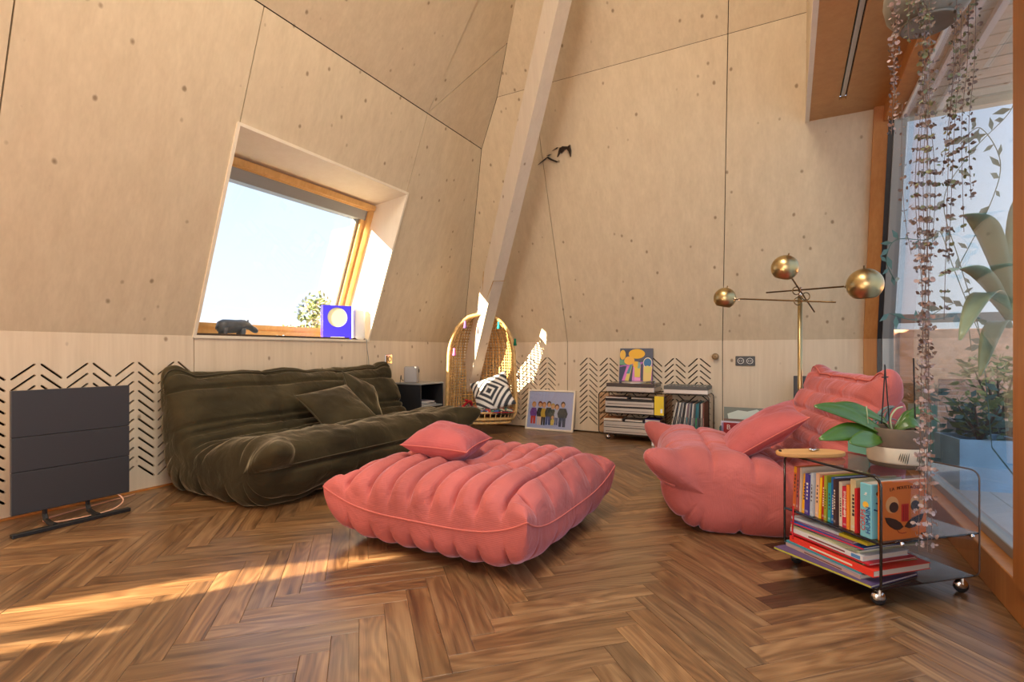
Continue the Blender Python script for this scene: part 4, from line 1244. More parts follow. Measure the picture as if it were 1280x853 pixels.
MB().tube(smooth_path([(-.05, -.03, .0), (-.08, -.06, -.01), (-.10, -.07, -.02)]), .010, 6).build('tail', flat(165, 30, 35, .9), rs, smooth=True)
cushion('cushion', 'black and white zigzag patterned cushion in the hanging chair', 0.40, 0.40, 0.14, pattern_mat('zebra_weave'), HC + Vector((.10, .08, .27)), ((0.80, -.05, .30), (-0.28, 0.55, .78)), 7, None)

# ------------------------------------------------------------------ framed picture leaning on the back wall
pf_ = empty('framed_picture', W(-2.155, 4.745, 0.0), RZ)
tag(pf_, 'white framed print of a cartoon family leaning against the slotted wall', 'picture')
lean = R(12)
pf_.rotation_euler = (Matrix.Rotation(RZ, 4, 'Z') @ Matrix.Rotation(-lean, 4, 'X')).to_euler()
FW, FH = 0.53, 0.415
fr = M['reveal']
for (x0, x1, z0, z1) in ((-FW/2, FW/2, 0, .018), (-FW/2, FW/2, FH-.018, FH), (-FW/2, -FW/2+.018, .018, FH-.018), (FW/2-.018, FW/2, .018, FH-.018)):
    MB().bbox(x0, x1, -.012, .012, z0, z1, .002, 1).build('frame_bar', M['frame_cream'] if 'frame_cream' in M else fr, pf_)
pr_ = MB().box(-FW/2+.015, FW/2-.015, -.002, .008, .015, FH-.015).build('print', flat(176, 184, 224), pf_)
def blob(pts, cc, y=-.003, name='figure_shape'):
    m = MB(); m.prism(pts, y, y+.0008); return m.build(name, flat(*cc, .7), pr_)
def ell(cx, cz, rx, rz, n=14):
    return [(cx+rx*math.cos(2*math.pi*i/n), cz+rz*math.sin(2*math.pi*i/n)) for i in range(n)]
skin = (214, 160, 120)
people = [(-.185, .06, .19, .055, (120, 70, 150), (205, 60, 50), (196, 140, 70)), (-.115, .05, .205, .045, (40, 42, 48), (230, 200, 180), (120, 60, 35)),
          (-.070, .05, .20, .045, (200, 165, 60), (40, 38, 40), (170, 110, 60)), (-.015, .055, .205, .055, (55, 62, 60), (60, 78, 140), (50, 40, 38)),
          (.03, .06, .18, .045, (60, 70, 58), (90, 80, 70), (190, 160, 80)), (.075, .06, .175, .035, (185, 190, 210), (80, 90, 130), (100, 60, 40)), (.14, .045, .215, .075, (62, 66, 70), (50, 62, 96), (85, 60, 45))]
for i, (x, z0, h, w, top, leg, hair) in enumerate(people):
    k = -.003 - .0004*i
    blob([(x-w*.45, z0), (x-w*.1, z0), (x-w*.05, z0+h*.45), (x-w*.5, z0+h*.45)], leg, k)
    blob([(x+w*.1, z0), (x+w*.5, z0), (x+w*.5, z0+h*.45), (x-w*.05, z0+h*.45)], leg, k)
    blob([(x-w*.6, z0+h*.42), (x+w*.6, z0+h*.42), (x+w*.75, z0+h*.62), (x+w*.45, z0+h*.86), (x-w*.45, z0+h*.86), (x-w*.75, z0+h*.62)], top, k-.0008)
    blob(ell(x, z0+h*1.05, .024, .030), hair, k-.0009)
    blob(ell(x+.002, z0+h*1.0, .018, .023), skin, k-.0018)
blob([(.02, .055), (.05, .055), (.058, .10), (.038, .13), (.018, .10)], (215, 190, 90), -.0075)
blob(ell(.036, .135, .014, .016), skin, -.0085)
MB().box(-FW/2+.018, FW/2-.018, -.0115, -.0105, .018, FH-.018).build('glazing', M['glass'], pf_)

# ------------------------------------------------------------------ swallows on the back wall
bird_m = pm('black_glaze', (0.022, 0.013, 0.008, 1), .3)
def bird(name, label, px, py, shapes, t):
    p = at_t(px, py, t); rm = to_room(p)
    # put it on the leaning wall
    lo, hi = 3.0, 6.0
    for _ in range(50):
        m = (lo+hi)/2; q_ = to_room(at_t(px, py, m))
        if q_.y > u_back(q_.z): hi = m
        else: lo = m
    p = at_t(px, py, lo); sc = lo/FPX
    e = empty(name, p); tag(e, label, 'wall ornament', 'swallows on the back wall')
    e.rotation_euler = (Matrix.Rotation(RZ, 4, 'Z') @ Matrix.Rotation(math.atan(TAN), 4, 'X')).to_euler()
    for (nm, pts, dy) in shapes:
        q_ = [((x-px)*sc*1.05, (py-y)*sc*1.05) for x, y in pts]
        MB().prism(q_, -.012-dy, -.002).build(nm, bird_m, e)
    return e
bird('swallow_ornament', 'larger black swallow ornament on the back wall right of the beam', 706, 188,
     [('body', [(700, 186), (704, 183), (711, 184.5), (714, 183), (712, 185.5), (706, 188), (702, 191)], .006), ('wing', [(709, 186), (714, 184), (714.5, 190), (713, 196.5), (711.5, 190)], .014),
      ('wing', [(701, 184), (704, 184), (701, 189), (696.5, 194), (699, 188)], .014), ('tail', [(690, 186), (697, 183), (699, 183.5), (696, 185)], .0)], 4.3)
bird('swallow_ornament', 'smaller black swallow ornament on the back wall next to the panel joint', 688, 200,
     [('body', [(684, 196.5), (686, 196), (691, 199.5), (698, 203.5), (696, 204.2), (689, 200.5)], .006), ('wing', [(685, 194.5), (688, 194), (691, 194), (687, 195.2)], .012), ('wing', [(672, 203), (678, 199.5), (684, 196.8), (683, 198.2), (678, 200.8)], .010)], 4.3)

# ------------------------------------------------------------------ media cart at the back wall
def acrylic_tube(parent, w, d, z0, z1, r, mat_, sides=True, th=.006, edge_r=.004):
    """rounded rectangular sleeve of bent sheet: outline in x-z, open towards -y and +y"""
    out = []
    for (cx, cz, a0) in ((w/2-r, z1-r, 0), (-w/2+r, z1-r, 90), (-w/2+r, z0+r, 180), (w/2-r, z0+r, 270)):
        for i in range(7):
            a = R(a0+15*i); out.append((cx+r*math.cos(a), cz+r*math.sin(a)))
    n = len(out)
    vs = [(x, -d/2, z) for x, z in out] + [(x, d/2, z) for x, z in out]
    fs = [(i, (i+1) % n, n+(i+1) % n, n+i) for i in range(n)]
    me = bpy.data.meshes.new('sleeve'); me.from_pydata(vs, [], fs)
    o = mesh_obj('bent_sheet', me, mat_, parent, smooth=False)
    for y in (-d/2, d/2):
        MB().tube([(x, y, z) for x, z in out], edge_r, 6, closed=True).build('sheet_edge', M['edge'], parent, smooth=True)
    return out
def caster(parent, x, y, r=.022, ztop=.06, rz=0):
    c = empty('caster', (x, y, 0), R(rz)); c.parent = parent
    mb = MB().lathe([(0.0, -.008), (r*.7, -.008), (r, -.005), (r, .005), (r*.7, .008), (0, .008)], 18).xform(Matrix.Translation((0, .008, r)) @ Matrix.Rotation(R(90), 4, 'X'))
    mb.build('wheel', M['blackp'], c, smooth=True)
    mb = MB().ball((0, .008, r+.004), r*1.02, .013, r*1.0, 14, 9); mb.v = [(x_, y_, max(z_, r*.75)) for x_, y_, z_ in mb.v]
    mb.build('hood', M['chrome'], c, smooth=True)
    MB().tube([(0, 0, r+.01), (0, 0, ztop)], .006, 8).build('stem', M['chrome'], c)
mc = tag(empty('media_cart', W(-1.065, 4.655, 0), RZ), 'amber acrylic media cart on casters under the abstract painting', 'cart')
MW, MD = .95, .30
acrylic_tube(mc, MW, MD, .055, .435, .03, M['acrylic_amber'])
MB().box(-.947-(-1.065)-.003, -.947+1.065+.003, -MD/2, MD/2, .058, .432).build('divider', M['acrylic_amber'], mc)
MB().tube([(.118, -MD/2, .058), (.118, -MD/2, .432)], .0035, 6).build('divider_edge', M['edge'], mc)
MB().box(-MW/2+.003, .118, -MD/2, MD/2, .243, .248).build('shelf', M['acrylic_amber'], mc)
MB().tube([(-MW/2+.003, -MD/2, .2455), (.118, -MD/2, .2455)], .0035, 6).build('shelf_edge', M['edge'], mc)
for x in (-.40, .40):
    for y in (-.11, .11): caster(mc, x, y, .020, .055, 20)
def mcp(x, y, z): return W(-1.065, 4.655, 0) + N*x + U*y + Vector((0, 0, z))
tt_ = tag(empty('turntable', mcp(-.19, -.01, .439), RZ), 'silver turntable with a dark platter lid on the media cart', 'turntable')
MB().bbox(-.215, .215, -.14, .14, .004, .046, .003, 1).build('plinth', M['silver'], tt_)
MB().bbox(-.215, .215, -.14, .14, .046, .078, .003, 1).build('dust_cover', pm('smoked_lid', (.07, .06, .06, 1), .2), tt_)
MB().lathe([(.11, .078), (.11, .084), (0, .084)], 28).build('platter', M['silver'], tt_)
MB().tube([(.17, .09, .078), (.17, .09, .094), (.10, -.05, .092)], .004, 6).build('tonearm', M['chrome'], tt_)
for x in (-.19, .19): MB().lathe([(.014, 0), (.014, .005), (0, .005)], 10, (x, -.11, 0)).build('foot', M['blackp'], tt_)
am = tag(empty('amplifier', mcp(.285, -.01, .439), RZ), 'slim silver and grey amplifier on the right half of the media cart', 'amplifier')
MB().bbox(-.18, .18, -.13, .13, .004, .038, .002, 1).build('front_case', M['silver'], am)
MB().bbox(-.18, .18, -.13, .13, .038, .068, .002, 1).build('ribbed_lid', pm('rib_grey', (.10, .10, .095, 1), .5), am)
for i in range(12): MB().box(-.17+.029*i, -.16+.029*i, -.125, .125, .068, .072).build('fin', M['grey_alu'], am)
for x in (-.15, .15): MB().lathe([(.012, 0), (.012, .005), (0, .005)], 10, (x, -.1, 0)).build('foot', M['blackp'], am)
def unit(label, x, z, w, h, name='hifi_unit', dark_top=.010):
    e = tag(empty(name, mcp(x, -.015, z), RZ), label, 'hi-fi unit')
    MB().bbox(-w/2, w/2, -.12, .12, 0, h-dark_top, .002, 1).build('front_case', M['silver'], e)
    MB().bbox(-w/2+.002, w/2-.002, -.119, .119, h-dark_top, h, .002, 1).build('top_case', M['blackp'], e)
    MB().box(-w/2+.02, w/2-.02, -.1215, -.12, h*.30, h*.36).build('slot', M['blackp'], e)
    return e
unit('silver hi-fi unit standing directly on the media cart shelf', -.20, .249, .44, .058, dark_top=.014)
unit('silver hi-fi unit stacked second from the top in the media cart', -.20, .308, .44, .068, dark_top=.022)
unit('wide silver hi-fi unit on the bottom sheet of the media cart', -.185, .062, .50, .056, dark_top=.004)
unit('wide silver hi-fi unit stacked on the bottom one in the media cart', -.185, .119, .50, .054, dark_top=.004)
def flatbook(label, parent_pt, w, d, h, cc, rz=0, name='book', pages=(0.72, .66, .54)):
    e = tag(empty(name, parent_pt, RZ + R(rz)), label, 'book')
    MB().box(-w/2, w/2, -d/2, d/2, 0, h*.1).box(-w/2, w/2, -d/2, d/2, h*.9, h).box(-w/2, -w/2+.002, -d/2, d/2, h*.1, h*.9).build('cover', flat(*cc), e)
    MB().box(-w/2+.002, w/2-.003, -d/2+.003, d/2-.003, h*.1, h*.9).build('pages', M['paper'], e)
    return e
flatbook('tan notebook lying on the lower hi-fi units', mcp(-.36, -.03, .174), .17, .18, .022, (196, 150, 110), 4)
flatbook('grey booklet lying on the lower hi-fi units', mcp(-.16, -.03, .174), .16, .16, .016, (170, 165, 160), -3)
flatbook('indigo blue book lying on the lower hi-fi units', mcp(.0, -.03, .174), .13, .17, .030, (72, 66, 160), 2)
flatbook('dull pink booklet on the upper hi-fi units', mcp(-.33, -.02, .377), .20, .18, .014, (150, 120, 116), 3)
flatbook('pale booklet on the upper hi-fi units', mcp(-.09, -.02, .377), .19, .16, .012, (196, 176, 160), -4)
yb = tag(empty('book', mcp(.068, -.06, .249), RZ), 'yellow paperback standing upright in the media cart', 'book')
MB().box(-.040, .040, -.09, -.088, 0, .165).box(-.040, .040, .088, .09, 0, .165).box(-.040, -.038, -.088, .088, 0, .165).build('cover', flat(232, 202, 52), yb)
MB().box(-.038, .036, -.088, .088, .002, .163).build('pages', M['paper'], yb)
MB().box(.012, .030, -.0908, -.09, .02, .055).build('printed_label', M['white'], yb)
rr = random.Random(5)
rc = [(190, 185, 175), (60, 60, 66), (205, 200, 190), (80, 84, 92), (150, 150, 150), (35, 36, 40), (210, 205, 200), (120, 100, 110), (170, 170, 165), (50, 60, 80), (200, 195, 190), (90, 90, 90), (40, 110, 125), (70, 130, 140), (40, 40, 44), (190, 180, 170), (110, 60, 50)]
rn = ['off-white', 'charcoal', 'cream', 'slate', 'mid grey', 'black', 'ivory', 'mauve', 'pale grey', 'navy', 'bone', 'dark grey', 'teal', 'turquoise', 'jet', 'beige', 'rust']
x = .150
for i, cc in enumerate(rc):
    e = tag(empty('record', mcp(x, -.0, .064), RZ), rn[i] + ' record sleeve spine in the right half of the media cart', 'record', 'records in the media cart')
    tl = .11*(1-i/16)
    w_ = rr.uniform(.009, .014)
    hgt = .30 + rr.uniform(-.004, .004)
    MB().prism([(0, 0), (w_, 0), (w_+tl*.55, hgt), (tl*.55, hgt)], -.145, .135).build('sleeve', flat(*cc), e)
    MB().prism([(w_*.25+tl*.5*.55, hgt*.3+.0), (w_*.75+tl*.3*.55, hgt*.3), (w_*.75+tl*.55*.6, hgt*.6), (w_*.25+tl*.55*.6, hgt*.6)], -.1458, -.145).build('spine_print', flat(*[min(255, c+60) if c < 120 else c-90 for c in cc]), e)
    x += w_+.0055
wb_ = tag(empty('storage_box', W(-.975, 4.42, 0), RZ), 'small white box with black scribble print on the floor by the media cart', 'box')
MB().bbox(-.055, .055, -.05, .05, 0, .062, .003, 1).build('carton', M['white'], wb_)
MB().bbox(-.057, .057, -.052, .052, .062, .076, .003, 1).build('lid', M['white'], wb_)
for i in range(5): MB().ball((-.03+.016*i, -.0505, .022+.012*(i % 2)), .009, .0012, .008, 10, 5).build('printed_spot', M['blackp'], wb_)

# abstract painting
pa = empty('painting', mcp(-.21, .115, .525), RZ)
pa.rotation_euler = (Matrix.Rotation(RZ, 4, 'Z') @ Matrix.Rotation(R(-8), 4, 'X')).to_euler()
tag(pa, 'square abstract painting in yellow, violet and blue leaning above the turntable', 'painting')
PS = .31
cv = MB().box(-PS/2, PS/2, -.004, .010, -.008, PS).build('canvas', flat(86, 92, 110), pa)
def pb(pts, cc, lay): MB().prism([(x*PS-PS/2, z*PS) for x, z in pts], -.0045-.0005*lay, -.004).build('paint_shape', flat(*cc, .6), cv)
def pe(cx, cz, rx, rz): return [(cx+rx*math.cos(2*math.pi*i/20), cz+rz*math.sin(2*math.pi*i/20)) for i in range(20)]
pb([(0, .45), (.45, .55), (1, .62), (1, 0), (0, 0)], (176, 104, 190), 1)
pb(pe(.52, .83, .25, .15), (240, 186, 60), 2); pb(pe(.09, .80, .09, .15), (236, 190, 84), 2); pb(pe(.30, .62, .16, .13), (242, 186, 84), 3)
pb([(.0, .42), (.0, .05), (.02, 0), (.08, 0), (.22, .45), (.14, .45)], (70, 74, 100), 4); pb([(.10, 0), (.18, 0), (.33, .46), (.24, .46)], (222, 130, 200), 4)
pb([(.18, 0), (.30, 0), (.40, .48), (.33, .5)], (226, 208, 110), 5); pb([(.22, .22), (.32, .22), (.40, .5), (.33, .5)], (90, 150, 160), 6); pb([(.30, 0), (.40, 0), (.43, .46), (.40, .48)], (78, 82, 92), 5)
pb([(.40, .0), (.48, .0), (.48, .5), (.43, .5)], (216, 140, 206), 5); pb([(.48, .12), (.64, .12), (.65, .5), (.56, .6), (.46, .55)], (232, 206, 92), 6); pb(pe(.50, .50, .08, .10), (240, 190, 70), 7); pb(pe(.60, .48, .05, .10), (140, 180, 170), 7)
pb([(.66, .02), (.74, .02), (.72, .55), (.66, .5)], (80, 84, 100), 6)
pb([(.74, .0), (.97, .0), (1.0, .45), (.74, .45)], (232, 206, 130), 6); pb(pe(.86, .56, .135, .16), (236, 226, 196), 7); pb(pe(.86, .56, .115, .135), (64, 120, 172), 8); pb(pe(.86, .36, .10, .11), (226, 212, 120), 9)
pb([(.48, .0), (.66, .0), (.66, .10), (.48, .12)], (238, 160, 210), 7)
pb([(.02, .92), (.3, .95), (.3, .80), (.18, .75)], (80, 80, 92), 1); pb([(.0, .5), (.2, .48), (.2, .62), (.0, .66)], (110, 160, 130), 2)

# ------------------------------------------------------------------ record crate by the back wall
def lp(label, n_, u_, w, h, cc, lean_, letters=None):
    e = empty('record', W(n_, u_, 0), RZ); e.rotation_euler = (Matrix.Rotation(RZ, 4, 'Z') @ Matrix.Rotation(R(-lean_), 4, 'X')).to_euler()
    tag(e, label, 'record')
    MB().box(-w/2, w/2, -.003, .003, 0, h).build('sleeve', flat(*cc), e)
    return e
cx = -.325
e = lp('grey-green record sleeve with a white cloud at the back of the floor stack', cx, 4.545, .315, .345, (120, 128, 118), 7)
cl_m = flat(206, 218, 206)
MB().prism([(-.12, .235), (.12, .235), (.15, .30), (.09, .335), (.02, .315), (-.05, .322), (-.13, .29)], -.0038, -.003).build('printed_cloud', cl_m, e)
MB().prism([(-.13, .20), (.13, .20), (.13, .236), (-.13, .236)], -.0038, -.003).build('printed_band', flat(178, 214, 196), e)
e = lp('brown and green striped record sleeve in the middle of the floor stack', cx+.005, 4.50, .315, .255, (120, 96, 84), 6)
MB().box(-.15, .15, -.0036, -.003, .215, .232).build('printed_stripe', flat(206, 120, 110), e)
e = lp('white record sleeve with a violet edge in the floor stack', cx-.012, 4.46, .315, .240, (214, 206, 222), 5)
MB().box(-.152, -.13, -.0036, -.003, .06, .225).build('printed_stripe', flat(150, 140, 180), e)
e = lp('dark red record sleeve lettered in white at the front of the floor stack', cx+.012, 4.425, .315, .232, (150, 16, 26), 4)
for i, c in enumerate('BYRT'):
    lettering(c, .055, flat(226, 205, 196), e, (-.12+.075*i, -.0042, .195), (R(90), 0, 0))
for (x0, x1, y0, y1) in ((-.17, -.164, -.16, .02),):
    pass
crt = tag(empty('record_crate', W(cx, 4.48, 0), RZ), 'low grey crate holding the record sleeves beside the media cart', 'crate')
MB().box(-.172, -.166, -.09, .09, 0, .20).build('side_panel', flat(70, 110, 105), crt); MB().box(.172, .178, -.09, .09, 0, .20).build('side_panel', flat(70, 110, 105), crt); MB().box(-.166, .172, .082, .09, 0, .12).build('back_panel', flat(110, 110, 105), crt)

# ------------------------------------------------------------------ dark panel behind the armchair
dp = empty('flat_panel', W(.20, 4.66, 0), RZ); dp.rotation_euler = (Matrix.Rotation(RZ, 4, 'Z') @ Matrix.Rotation(R(-8), 4, 'X')).to_euler()
tag(dp, 'dark grey flat panel leaning on the back wall behind the armchair', 'panel')
MB().bbox(-.175, .175, -.012, .004, .0, .61, .003, 1).build('front_board', M['heater'], dp)
MB().box(-.172, .172, .004, .012, .003, .607).build('back_plate', M['heater_edge'], dp)

# ------------------------------------------------------------------ brass floor lamp
LT_ = 3.0
lb = at_t(1000, 440, LT_); lb.z = 0
lm = tag(empty('floor_lamp', lb), 'brass floor lamp with three ball shades behind the armchair', 'lamp')
MB().lathe([(0, 0), (.13, 0), (.13, .012), (.02, .022), (0, .022)], 32).build('base', M['brass'], lm, smooth=False)
zt_ = EYE + (HORIZON-370)/FPX*LT_
MB().tube([(0, 0, .01), (0, 0, zt_)], .0125, 14).build('pole', M['brass'], lm, smooth=True)
MB().tube([(0, 0, zt_-.02), (0, 0, zt_+.05)], .010, 12).build('finial', M['chrome'], lm, smooth=True)
def rel(px, py, t): return at_t(px, py, t) - lb
def ball_shade(px, py, t, r, tilt, armfrom, armto, thin):
    c = rel(px, py, t)
    prof = []
    for i in range(22):
        a = R(180*i/21*0.80); prof.append((r*math.sin(a), r*math.cos(a)))
    inn = [(x*.96, z*.96) for x, z in reversed(prof)]
    mb = MB().lathe(prof+inn, 32)
    Mx = Matrix.Translation(c) @ Matrix.Rotation(R(tilt[0]), 4, 'X') @ Matrix.Rotation(R(tilt[1]), 4, 'Y')
    s_ = mb.xform(Mx).build('shade', M['brass'], lm, smooth=True)
    MB().tube([Mx @ Vector((0, 0, r*.98)), Mx @ Vector((0, 0, r*1.18))], .004, 8).build('shade_pin', M['brass_dark'], s_)
    MB().ball(tuple(Mx @ Vector((0, 0, -r*.15))), r*.42, nu=14, nv=10).build('bulb', pm('bulb_glass', (.55, .5, .42, 1), .2), s_, smooth=True)
    a = armfrom; b = c
    d = (b-a).normalized()
    e1 = b - d*r*.95
    MB().tube([armto, e1], .0045, 8).build('arm', M['brass_dark'] if thin else M['brass'], lm)
    MB().tube([e1 - d*.03, e1 + d*.012], .008, 8).build('arm_socket', M['chrome'], lm)
    mid = a
    ringp = [mid + Vector((.022*math.cos(q_), -.012, .022*math.sin(q_))) for q_ in [i*math.pi/10 for i in range(20)]]
    MB().tube(ringp, .003, 6, closed=True).build('clamp_ring', M['brass_dark'], lm)
j1, j2, j3 = rel(996, 377, 2.97), rel(994, 364, 3.0), rel(1006, 371, 2.97)
ball_shade(906, 373, 3.30, .068, (8, 10), j1, rel(1045, 378, 2.82), True)
ball_shade(1081, 356, 2.60, .082, (8, -8), j2, rel(958, 366, 3.22), True)
ball_shade(981, 335, 2.72, .067, (24, 4), j3, rel(1018, 390, 3.12), True)
# ------------------------------------------------------------------ book cart by the big window
BB = Vector((0.970, 0.243, 0)).normalized(); AA = Vector((-BB.y, BB.x, 0))
RC = math.atan2(BB.y, BB.x)
CO = Vector((1.135, 1.575, 0))            # near left corner
CL, CDp = 0.405, 0.39                     # along BB, along AA
def cp(x, y, z): return CO + BB*x + AA*y + Vector((0, 0, z))
ct = tag(empty('book_cart', CO, RC), 'clear smoked acrylic cart on casters full of children\'s books', 'cart')
Z0, Z1, ZM = .058, .410, .205
# the sleeve is open to the left and right: outline in y-z, carried along x
def sleeve(parent):
    r = .028; out = []
    for (cy, cz, a0) in ((CDp-r, Z1-r, 0), (r, Z1-r, 90), (r, Z0+r, 180), (CDp-r, Z0+r, 270)):
        for i in range(8):
            a = R(a0+90*i/7); out.append((cy+r*math.cos(a), cz+r*math.sin(a)))
    n = len(out)
    vs = [(0, y, z) for y, z in out] + [(CL, y, z) for y, z in out]
    me = bpy.data.meshes.new('bent_sheet'); me.from_pydata(vs, [], [(i, (i+1) % n, n+(i+1) % n, n+i) for i in range(n)])
    mesh_obj('bent_sheet', me, M['acrylic'], parent)
    MB().tube([(0, y, z) for y, z in out], .0042, 6, closed=True).build('sheet_edge', M['edge'], parent, smooth=True)
    MB().tube([(CL, y, z) for y, z in out], .0028, 6, closed=True).build('sheet_edge', M['acrylic_rim'], parent, smooth=True)
M['acrylic_rim'] = pm('acrylic_rim', (.12, .09, .08, 1), .15)
M['tray'] = pm('dark_acrylic', (.035, .022, .02, 1), .08, spec=.6)
sleeve(ct)
MB().box(.004, CL, .006, CDp-.006, ZM-.003, ZM+.003).build('shelf', M['acrylic'], ct)
MB().tube([(.002, .004, ZM), (.002, CDp-.004, ZM)], .004, 6).build('shelf_edge', M['edge'], ct)
MB().tube([(.004, .004, ZM), (CL, .004, ZM)], .003, 6).build('shelf_edge', M['edge'], ct)
MB().box(.004, CL-.002, .012, CDp-.012, Z0+.001, Z0+.004).build('bottom_tray', M['tray'], ct)
for x in (.075, CL-.04):
    MB().ball((x, -.006, ZM-.002), .0075, .006, .0075, 12, 8).build('shelf_screw', M['chrome'], ct, smooth=True)
for x in (.03, CL-.03):
    for y in (.03, CDp-.03): caster(ct, x, y, .021, .057, -25)

# upright books, far to near, spines to the left
spines = [ # name, width, height, spine colour, slant
 ('orange picture book with a yellow band', .013, .160, (226, 120, 60), -3), ('old rose picture book', .011, .158, (190, 105, 105), -3), ('raspberry picture book', .010, .150, (200, 50, 85), -3),
 ('white spotted picture book', .009, .164, (216, 200, 180), -2), ('golden yellow picture book', .014, .145, (245, 180, 28), -4), ('indigo blue picture book', .020, .148, (76, 62, 148), -2),
 ('pale blue patterned picture book', .012, .155, (180, 195, 210), -2), ('peach coloured picture book', .015, .158, (230, 185, 150), -2), ('thin bright yellow picture book', .009, .146, (245, 196, 30), -3),
 ('dark red picture book', .011, .155, (178, 34, 38), -2), ('lime green picture book', .011, .158, (160, 165, 50), -1), ('teal picture book', .012, .135, (52, 168, 172), -1), ('cobalt blue rounded picture book', .017, .158, (34, 108, 184), -1),
 ('black and pink picture book', .010, .156, (70, 48, 52), 0), ('white picture book with leaf print', .012, .150, (226, 214, 196), 0), ('crimson lettered picture book', .018, .138, (206, 44, 74), 0),
 ('orange slim picture book', .009, .148, (238, 150, 48), 0), ('beige linen picture book', .020, .170, (214, 204, 160), 0), ('scarlet slim picture book', .009, .145, (206, 40, 44), 0)]
y = CDp - .020
tot = sum(s[1] for s in spines); gap = (CDp - .02 - .088 - tot)/len(spines)
srnd = random.Random(2)
for i, (nm, w, h, cc, sl) in enumerate(spines):
    e = tag(empty('picture_book', cp(.006 + srnd.uniform(0, .012), y, ZM+.004), RC), nm + ' standing upright in the book cart', 'book', 'upright books in the cart')
    e.rotation_euler = (R(-sl), 0, RC)
    dpt = .19
    MB().box(0, dpt, -.0012, 0, 0, h).box(0, dpt, -w, -w+.0012, 0, h).box(0, .0015, -w+.0012, -.0012, 0, h).build('cover', flat(*cc), e)
    MB().box(.0015, dpt-.003, -w+.0012, -.0012, .002, h-.003).build('pages', M['paper'], e)
    dark = sum(cc) < 330
    pc = flat(236, 228, 210) if dark else flat(60, 50, 60)
    if w >= .010:
        z_a = srnd.uniform(.18, .42)
        nk = srnd.randint(5, 9)
        for q_ in range(nk):     # a line of small printed marks down the spine
            zz = h*(z_a + .45*q_/nk); MB().box(-.0005, .0, -w*srnd.uniform(.62, .72), -w*srnd.uniform(.3, .4), zz, zz+h*.45/nk*srnd.uniform(.45, .75)).build('spine_print', pc, e)
        MB().box(-.0005, .0, -w*.8, -w*.2, h*.06, h*.11).build('spine_print', flat(*[min(255, c//2+110) for c in cc]), e)
    if i == 0: MB().box(-.0006, 0, -w, 0, h*.86, h).build('spine_band', flat(240, 176, 40), e)
    if i == 15:
        lettering('Les doudous', .017, flat(245, 225, 215), e, (-.0009, -w/2, h*.58), (R(90), R(-90), R(-90)))
    y -= w + gap
# thick blue encyclopedia box
e = tag(empty('picture_book', cp(.002, .074, ZM+.004), RC), 'thick sky blue encyclopedia at the near end of the upright books', 'book')
bw_, bh_, bd_ = .040, .172, .17
MB().bbox(0, bd_, -bw_, 0, 0, bh_, .002, 1).build('cover', flat(122, 196, 214), e)
MB().box(.004, bd_-.004, -bw_+.004, -.004, bh_, bh_+.0005).build('page_edge', M['paper'], e)
MB().lathe([(.010, 0), (.010, .0008), (0, .0008)], 20).xform(Matrix.Translation((-.0001, -.021, .105)) @ Matrix.Rotation(R(-90), 4, 'Y')).build('sun_badge', flat(244, 196, 70), e)
lettering('CORPS', .022, flat(206, 60, 60), e, (-.0009, -.013, .055), (R(90), R(-90), R(-90)))
lettering('HUMAIN', .022, flat(30, 70, 150), e, (-.0009, -.030, .058), (R(90), R(-90), R(-90)))
lettering('le', .014, flat(240, 240, 236), e, (-.0009, -.021, .14), (R(90), R(-90), R(-90)))
lettering('H', .045, flat(26, 72, 120), e, (.030, -bw_-.0009, .098), (R(90), R(-70), 0))
MB().ball((.030, -bw_-.0005, .138), .010, .001, .010, 12, 6).build('printed_head', flat(228, 180, 150), e)
MB().ball((.027, -bw_-.0012, .143), .010, .001, .007, 12, 6).build('printed_hair', flat(90, 45, 25), e)
MB().ball((.040, -bw_-.0005, .128), .013, .001, .009, 12, 6).build('printed_shirt', flat(200, 40, 45), e)
# orange face book
e = tag(empty('picture_book', cp(.016, .012, ZM+.004), RC), 'orange book with a cartoon moustache face standing against the clear side', 'book')
OW, OH = .182, .186
MB().bbox(0, OW, 0, .014, 0, OH, .002, 1).build('cover', flat(222, 118, 44), e)
MB().box(.004, OW-.003, .002, .012, OH, OH+.0006).build('page_edge', M['paper'], e)
txt = 'LA MOUSTACHE'
for i, c in enumerate(txt):
    if c == ' ': continue
    u_ = i/(len(txt)-1); a = (u_-.5)*.5
    lettering(c, .0145, flat(96, 48, 22), e, (.035+.113*u_, -.0009, .158+.006*math.cos(a*5)), (R(90), R(a*18), 0))
def ob(pts, cc, lay, name): MB().prism(pts, -.0006*lay, 0).build(name, flat(*cc), e)
for cx_ in (.042, .140):
    s_ = 1 if cx_ < .09 else -1
    ob(ell(cx_, .112, .026, .026, 22), (232, 172, 110), 1, 'eye'); ob(ell(cx_+.006*s_, .104, .018, .0165, 22), (52, 26, 16), 2, 'pupil')
ob([(.079, .058), (.086, .056), (.108, .056), (.108, .112), (.079, .112)], (196, 30, 30), 1, 'nose')
for k in range(3): ob([(.086+.007*k, .060), (.088+.007*k, .060), (.088+.007*k, .108), (.086+.007*k, .108)], (140, 14, 20), 2, 'nose_line')
ob([(.086, .040), (.075, .054), (.055, .066), (.03, .073), (.013, .074), (.020, .058), (.034, .044), (.052, .034), (.070, .032)], (40, 16, 12), 3, 'moustache')
ob([(.092, .040), (.103, .054), (.123, .066), (.148, .073), (.168, .078), (.160, .058), (.146, .044), (.128, .036), (.108, .034)], (40, 16, 12), 3, 'moustache')
MB().tube([(.060, -.0008, .034), (.068, -.0008, .024), (.082, -.0008, .020), (.098, -.0008, .022)], .0012, 5).build('smile', flat(150, 30, 26), e)
ob([(.158, .010), (.180, .010), (.180, .016), (.158, .016)], (70, 36, 20), 1, 'publisher_bar')

